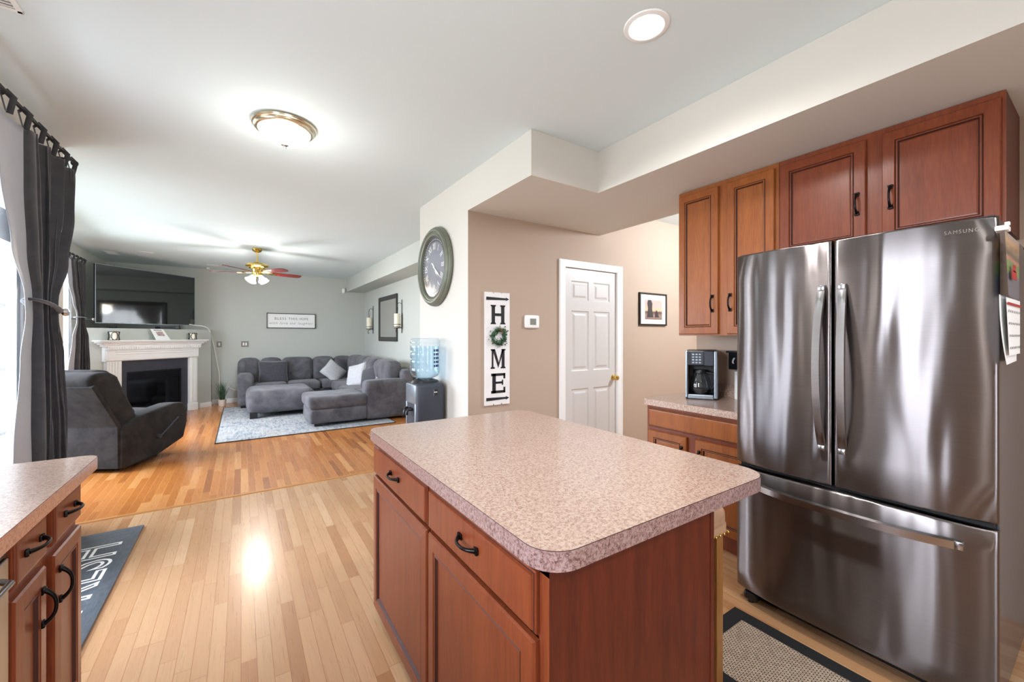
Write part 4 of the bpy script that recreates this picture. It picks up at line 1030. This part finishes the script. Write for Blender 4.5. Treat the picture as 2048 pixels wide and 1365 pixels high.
# white cable
b = mb(); pts = [(-.80, 9.66, 1.60), (-.70, 9.78, 1.585), (-.60, 9.86, 1.57), (-.52, 9.96, 1.50), (-.47, 10.2, 1.25), (-.44, 10.27, 1.05), (-.41, 10.28, .85), (-.37, 10.28, .6), (-.37, 10.27, .40), (-.36, 10.26, .2)]
def cr(P, n=6):
    P = [Vector(p) for p in P]; out = []
    for i in range(len(P)-1):
        a, b_, c_, d = P[max(i-1, 0)], P[i], P[i+1], P[min(i+2, len(P)-1)]
        for k in range(n): t = k/n; out.append(.5*((2*b_)+(c_-a)*t+(2*a-5*b_+4*c_-d)*t*t+(3*b_-a-3*c_+d)*t**3))
    out.append(P[-1]); return out
b.tube(cr(pts), .009, 8); o = b.build('power_cable', M['white'], None, 60); tag(o, 'white cable hanging from the television down the back wall', 'cable')
b = mb(); b.tube(cr([(-.22, 10.26, .34), (-.12, 10.22, .27), (0.0, 10.2, .27)]), .006, 8); o = b.build('cable', M['white'], None, 60); tag(o, 'short white cable behind the potted grass', 'cable')

# plant
T = Th('potted_plant', 'artificial grass plant in small whitewashed pot on the floor', 'potted plant', (-.31, 9.92, 0))
c = (-.31, 9.92, 0)
b = mb().lathe([(0, 0), (.058, 0), (.066, .07), (.068, .125), (.058, .125), (.056, .10), (0, .10)], 24, c); T.part('pot', b, M['terracotta'], 40)
b = mb()
for i in range(150):
    a = random.uniform(0, 2*PI); sp_ = abs(random.gauss(0, .55)); Lh = random.uniform(.26, .44); r0 = random.uniform(0, .04)
    base_ = Vector((c[0]+r0*math.cos(a), c[1]+r0*math.sin(a), .10)); dirn = Vector((math.cos(a), math.sin(a), 0)); side = Vector((-math.sin(a), math.cos(a), 0)); pts = []
    for k in range(5):
        t = k/4; lean = sp_*.32*t**1.6; pts.append(base_+dirn*lean*Lh*1.6+Vector((0, 0, Lh*(t-.12*sp_*t*t))))
    w_ = .0035; vs = []
    for k, p in enumerate(pts): ww = w_*(1-.85*k/4); vs += [tuple(p-side*ww), tuple(p+side*ww)]
    b.add(vs, [(2*k, 2*k+1, 2*k+3, 2*k+2) for k in range(4)])
T.part('grass_blades', b, M['leafG'])['kind'] = 'stuff'

# ================================================================== WALL PIECES (living room)
def plate(x, w, label):
    T = Th('wall_outlet', label, 'outlet', (x, BY, 1.2))
    b = mb(); b.box(x-w/2, x+w/2, BY-.008, BY-.0005, 1.155, 1.275, .002); T.part('plate', b, M['nickel'])
    b = mb(); n = 1 if w < .1 else 2
    for k in range(n): xx = x+(k-(n-1)/2)*.045; b.box(xx-.014, xx+.014, BY-.011, BY-.008, 1.185, 1.245, .002)
    T.part('socket', b, M['white'])
plate(-.372, .085, 'pewter wall plate with one socket nearest the fireplace')
plate(.067, .13, 'pewter double wall plate above the left end of the sofa')
T = Th('framed_sign', 'long framed white sign with grey lettering on the living room back wall', 'sign', (.94, BY, 1.55))
b = mb(); x0, x1, z0, z1 = .462, 1.425, 1.555, 1.888
for q in ((x0, x1, z0, z0+.016), (x0, x1, z1-.016, z1), (x0, x0+.016, z0, z1), (x1-.016, x1, z0, z1)): b.box(q[0], q[1], BY-.035, BY-.001, q[2], q[3])
T.part('frame', b, M['framed'])
b = mb(); b.box(x0+.01, x1-.01, BY-.02, BY-.015, z0+.01, z1-.01); T.part('panel', b, M['paper'])
gp = plain('grey print', (120, 120, 122), .6); gs = plain('grey script', (150, 150, 152), .6)
def words(ws, size, shear, sp, zc, wtot, name, mat):
    tot = sum(len(w) for w in ws)+len(ws)-1; x = (x0+x1)/2-wtot/2
    for w in ws:
        ww = wtot*len(w)/tot; vs, fs = text_mesh(w, size, .0006, shear=shear, spacing=sp); a = min(p[0] for p in vs); c = max(p[0] for p in vs)
        b = mb(frame((x+ww/2, BY-.022, zc), (1, 0, 0))); b.add([((p[0]-(a+c)/2)*ww/(c-a), p[1], p[2]) for p in vs], fs); T.part(name, b, mat); x += ww+wtot/tot
words(['BLESS', 'THIS', 'HOME'], .075, 0, 1.18, 1.765, .66, 'lettering', gp)
words(['with', 'love', 'and', 'laughter'], .072, .4, 1.2, 1.668, .86, 'script_lettering', gs)
T = Th('motion_sensor', 'small white security sensor high on the back wall by the soffit', 'sensor', (2.02, BY, 2.46))
b = mb(); b.soft((2.03, BY-.025, 2.46), (.065, .05, .115), .02, n=2); T.part('housing', b, M['white'], 50)

T = Th('wall_mirror', 'dark framed rectangular mirror between two sconces on the living room wall', 'mirror', (LRX, 8.37, 1.28))
y0, y1, z0, z1 = 7.76, 8.98, 1.278, 2.208
b = mb(frame((LRX-.002, y1, z0), (0, -1, 0)))
w_, h_ = y1-y0, z1-z0
b.rings(w_, h_, [(0, .028), (.012, .034), (.05, .022), (.085, .014), (.088, .010)]); T.part('frame', b, M['framed'])
b = mb(); b.box(LRX-.0145, LRX-.0125, y0+.087, y1-.087, z0+.087, z1-.087); T.part('mirror_glass', b, M['greym'])
def sconce(y, label):
    T = Th('candle_sconce', label, 'sconce', (LRX, y, 1.48)); X = LRX
    b = mb(); b.tube([(X-.012, y, 1.44), (X-.012, y, 2.07)], .007, 8); 
    for sg in (-1, 1):
        b.tube([(X-.10, y+sg*.045*math.sin(PI*t*2.0), 1.62+.36*t) for t in [i/16 for i in range(17)]], .004, 6)
    b.tube([(X-.012, y, 1.99), (X-.06, y, 2.01), (X-.10, y, 1.98)], .005, 6); b.tube([(X-.012, y, 1.54), (X-.10, y, 1.53)], .006, 6)
    b.tube([(X-.10, y, 1.525), (X-.125, y, 1.49), (X-.115, y, 1.44), (X-.095, y, 1.445)], .006, 6)
    T.part('iron_bracket', b, M['framed'], 40)
    b = mb(); b.lathe([(0, 1.53), (.06, 1.53), (.065, 1.545), (.058, 1.545)], 20, (X-.10, y, 0))
    b.tube([(X-.10+.064*math.cos(a), y+.064*math.sin(a), 1.60) for a in [2*PI*i/20 for i in range(20)]], .005, 6, closed=True)
    b.tube([(X-.10+.064*math.cos(a), y+.064*math.sin(a), 1.56) for a in [2*PI*i/20 for i in range(20)]], .005, 6, closed=True); T.part('candle_cup', b, M['framed'], 40)
    b = mb().lathe([(0, 1.545), (.055, 1.545), (.055, 1.80), (.05, 1.80), (0, 1.795)], 24, (X-.10, y, 0)); T.part('candle', b, M['candle'], 40)
sconce(9.50, 'iron candle sconce left of the mirror near the room corner')
sconce(7.50, 'iron candle sconce right of the mirror beside the pillar')

# ================================================================== RUG
tq = NT('distressed rug'); v = tq.coord()
n1 = tq.noise(tq.coord((1, 6, 1)), 5, 6, .75, .6); n2 = tq.noise(tq.coord((7, 1, 1)), 5, 6, .75, .6); n3 = tq.noise(v, 2.2, 4, .6, .8)
c = tq.ramp(tq.math('MULTIPLY', tq.math('ADD', n1, n2), .5), [(.40, lin((84, 98, 118))), (.47, lin((140, 148, 158))), (.54, lin((180, 180, 180)))])
c = tq.mix(tq.ramp(n3, [(.5, (0, 0, 0, 1)), (.7, (.5, .5, .5, 1))]), c, lin((176, 170, 160)))
M['rug'] = tq.set(Base_Color=c, Roughness=.95)
T = Th('area_rug', 'distressed pale grey blue area rug beneath the ottoman and chaise', 'rug', (.9, 7.9, 0))
b = mb(); b.box(-.27, 2.05, 6.45, 9.55, .001, .010, .003); T.part('rug_field', b, M['rug'])
b = mb()
for q in ((-.275, 2.055, 6.437, 6.449), (-.275, 2.055, 9.551, 9.56), (-.283, -.271, 6.437, 9.56), (2.051, 2.06, 6.437, 9.56)): b.box(q[0], q[1], q[2], q[3], .0005, .012, .002)
T.part('binding', b, M['framed'])

# ================================================================== SECTIONAL SOFA
T = Th('sectional_sofa', 'charcoal velvet L-shaped sectional sofa with chaise in the living room corner', 'sofa', (1.6, 8.8, 0))
V = M['velvet']
def sp_(name, parts, mat=V, **k):
    b = mb()
    for p in parts: b.soft(*p[:3], p[3] if len(p) > 3 else (0, 0, 0), jitter=.006, seed=random.random()*9)
    return T.part(name, b, mat, 70, **k)
sp_('base', [((1.16, 9.76, .18), (2.3, .92, .24), .04), ((2.0, 8.25, .18), (.8, 3.0, .24), .04), ((1.27, 7.13, .165), (.83, .82, .22), .04)])
sp_('arm', [((.075, 9.72, .35), (.26, .96, .60), .07, (.02, 0, .02))])
sp_('arm', [((2.0, 6.87, .35), (.68, .30, .62), .07, (0, .03, .03))])
sp_('back_frame', [((1.2, 10.14, .5), (2.5, .22, .62), .07), ((2.37, 8.5, .5), (.2, 3.5, .62), .07)])
def seat(c, s): sp_('seat_cushion', [(c, s, .06, (0, 0, .10))])
seat((.50, 9.60, .365), (.58, .72, .17)); seat((1.09, 9.60, .365), (.60, .72, .17)); seat((1.86, 9.60, .365), (.90, .74, .17))
seat((1.92, 8.72, .365), (.72, .92, .17)); seat((1.90, 7.86, .365), (.76, .72, .17)); 
seat((1.26, 7.13, .365), (.86, .84, .19)); 
seat((1.84, 7.26, .37), (.40, .56, .17))
def back(c, s, r=(0, 0, 0), z=0): sp_('back_cushion', [(c, s, .09, (.05, .16, .08))])
for (xa, xb) in ((-.05, .33), (.33, .72), (.72, 1.31), (1.31, 1.74), (1.74, 2.12)): back(((xa+xb)/2, 9.90, .67), (xb-xa, .26, .50))
def backx(c, s): sp_('back_cushion', [(c, s, .10, (.18, .05, .08))])
for (ya, yb, xx) in ((9.25, 9.82, 2.16), (8.52, 9.25, 2.18), (7.72, 8.52, 2.18), (6.92, 7.72, 2.18)): backx((xx, (ya+yb)/2, .70), (.30, yb-ya, .50))
for (x, y) in ((.0, 9.32), (.0, 10.05), (.93, 6.80), (.93, 7.48), (2.27, 6.80), (1.3, 9.36)):
    b = mb(); b.box(x-.005, x+.10, y-.03, y+.07, .012 if (x > .2 and y < 9.5) else 0, .085, .004); T.part('leg', b, M['black'])

T = Th('ottoman', 'large charcoal velvet ottoman standing on the rug before the sofa', 'ottoman', (.6, 8.45, 0))
b = mb().soft((.59, 8.47, .275), (1.02, 1.05, .37), .10, (.03, .03, .05), jitter=.006, seed=3); T.part('cushion', b, V, 70)
for (x, y) in ((.17, 8.03), (.95, 8.03), (.17, 8.85), (.95, 8.85)):
    b = mb(); b.box(x-.05, x+.06, y-.05, y+.05, .0105, .11, .004); T.part('leg', b, M['black'])

def pillow(name, label, c, size, rot, mat, grp=None):
    from mathutils import Euler
    t = thing(name, label, 'pillow', c, 0, grp); t.rotation_euler = rot
    n = 16; w, h, d = size; vs = []; fs = []
    for sg in (1, -1):
        for j in range(n+1):
            for i in range(n+1):
                u = -1+2*i/n; v = -1+2*j/n
                k = ((1-u*u)*(1-v*v)); k = max(k, 0)**.38
                pu = u*(1-.07*(1-v*v)*0-.06*(1-abs(v))**1.5*abs(u)); pv = v*(1-.06*(1-abs(u))**1.5*abs(v))
                vs.append((pu*w/2, sg*d/2*k, pv*h/2))
    m = (n+1)**2
    for s_ in range(2):
        for j in range(n):
            for i in range(n): a = s_*m+j*(n+1)+i; q = (a, a+1, a+n+2, a+n+1); fs.append(q if s_ == 0 else q[::-1])
    b = mb(); b.add(vs, fs); o = b.build('cover', mat, t, 70)
    bm = bmesh.new(); bm.from_mesh(o.data); bmesh.ops.remove_doubles(bm, verts=bm.verts, dist=.0005); bm.to_mesh(o.data); bm.free()
    b = mb(); e = [(-1, -1), (1, -1), (1, 1), (-1, 1)]; pts = []
    for k in range(4):
        a, c_ = e[k], e[(k+1) % 4]
        for q in range(12):
            f = q/12; u = a[0]+(c_[0]-a[0])*f; v = a[1]+(c_[1]-a[1])*f
            pts.append((u*(1-.06*(1-abs(v))**1.5*abs(u))*w/2, 0, v*(1-.06*(1-abs(u))**1.5*abs(v))*h/2))
    b.tube(pts, .006, 6, closed=True); b.build('piping', mat, t, 70)
    return t
pillow('throw_pillow', 'square dark grey throw pillow at the left end of the sofa', (.55, 9.62, .65), (.52, .46, .17), (math.radians(-14), 0, math.radians(2)), M['pillowD'])
pillow('throw_pillow', 'light grey throw pillow standing on its corner in the sofa corner', (1.66, 9.45, .62), (.42, .42, .15), (math.radians(-38), math.radians(42), math.radians(-8)), M['pillowL'])
pillow('throw_pillow', 'pale grey throw pillow leaning on the right section of the sofa', (1.86, 8.25, .62), (.46, .46, .15), (math.radians(-22), math.radians(-14), math.radians(-58)), M['pillowL'])
pillow('throw_pillow', 'dark grey throw pillow leaning beside the right sofa arm', (1.97, 7.66, .62), (.46, .44, .16), (math.radians(-24), math.radians(-20), math.radians(-62)), M['pillowD'])
tq = NT('black white pattern fabric'); f = tq.noise(tq.coord(), 18, 2, .5, 2); M['patt'] = tq.set(Base_Color=tq.ramp(f, [(.46, lin((40, 40, 44))), (.52, lin((170, 170, 172)))]), Roughness=.9)
pillow('throw_pillow', 'black and white patterned pillow beside the right sofa arm', (2.08, 7.26, .62), (.42, .42, .14), (math.radians(-16), math.radians(-8), math.radians(-74)), M['patt'])

# ================================================================== RECLINER
# local: +y = facing direction, x right; origin at floor under rear right corner
rz = math.radians(60-90)
rc = thing('recliner', 'dark charcoal velvet recliner chair seen from behind near the curtain', 'recliner', (-.99, 5.57, 0), rz)
VD = M['velvetD']
def rp(name, b, mat=VD, s=70): return b.build(name, mat, rc, s)
def side_poly(x0, x1, pts, r=.0): # polygon in (y,z) extruded over x
    b = mb(); b.prism(pts, x0, x1); b.v = [(v[2], v[0], v[1]) for v in b.v]; return b
def smooth_poly(b, rad, seg=3):
    bm = bmesh.new(); vs = [bm.verts.new(p) for p in b.v]; bm.verts.ensure_lookup_table()
    for f in b.f: bm.faces.new([vs[i] for i in f])
    bmesh.ops.recalc_face_normals(bm, faces=bm.faces)
    bmesh.ops.bevel(bm, geom=list(bm.edges), offset=rad, segments=seg, affect='EDGES', profile=.6)
    bm.verts.index_update(); n = MB(); n.v = [tuple(v.co) for v in bm.verts]; n.f = [[q.index for q in f.verts] for f in bm.faces]; n.mi = [0]*len(n.f); bm.free(); return n
armp = [(.0, .04), (.45, .055), (.84, .16), (.90, .35), (.90, .50), (.84, .585), (.70, .60), (.40, .565), (.20, .53), (.0, .45)]
rp('arm', smooth_poly(side_poly(-.20, 0, armp), .035)); rp('arm', smooth_poly(side_poly(-.92, -.72, armp), .035))
rp('base', smooth_poly(side_poly(-.74, -.18, [(.02, .05), (.45, .065), (.82, .17), (.86, .36), (.02, .40)]), .03))
b = mb().soft((-.46, .52, .44), (.54, .66, .18), .07, (0, 0, .12), jitter=.006); rp('seat_cushion', b)
# back rest: leans backwards
bk = [(.04, .22), (-.02, .48), (-.27, .88), (-.30, .97), (-.22, 1.03), (-.08, 1.035), (.02, .98), (.10, .82), (.22, .60), (.26, .50), (.24, .36)]
rp('backrest', smooth_poly(side_poly(-.88, -.05, bk), .045))
b = smooth_poly(side_poly(-.80, -.115, [(-.20, .98), (-.12, 1.055), (-.01, 1.04), (.08, .95), (.19, .74), (.31, .52), (.29, .44), (.16, .50), (.02, .80)]), .045); rp('head_cushion', b)
rp('rear_panel', smooth_poly(side_poly(-.89, -.03, [(-.012, .05), (-.018, .47), (-.285, .90), (-.25, .92), (.02, .48), (.02, .05)]), .008))
b = mb(); b.lathe([(.0, .03), (.022, .03), (.026, .0), (.0, 0)], 20, (.0, .44, .27), 'x'); b.tube([(.028, .44, .27), (.032, .62, .39), (.032, .70, .435)], [.012, .013, .010], 8, flat=.6); rp('recline_lever', b, M['darkgrey'], 50)
b = mb(); b.box(-.78, -.14, .12, .62, .0, .04, .006); rp('swivel_base', b, M['black'])
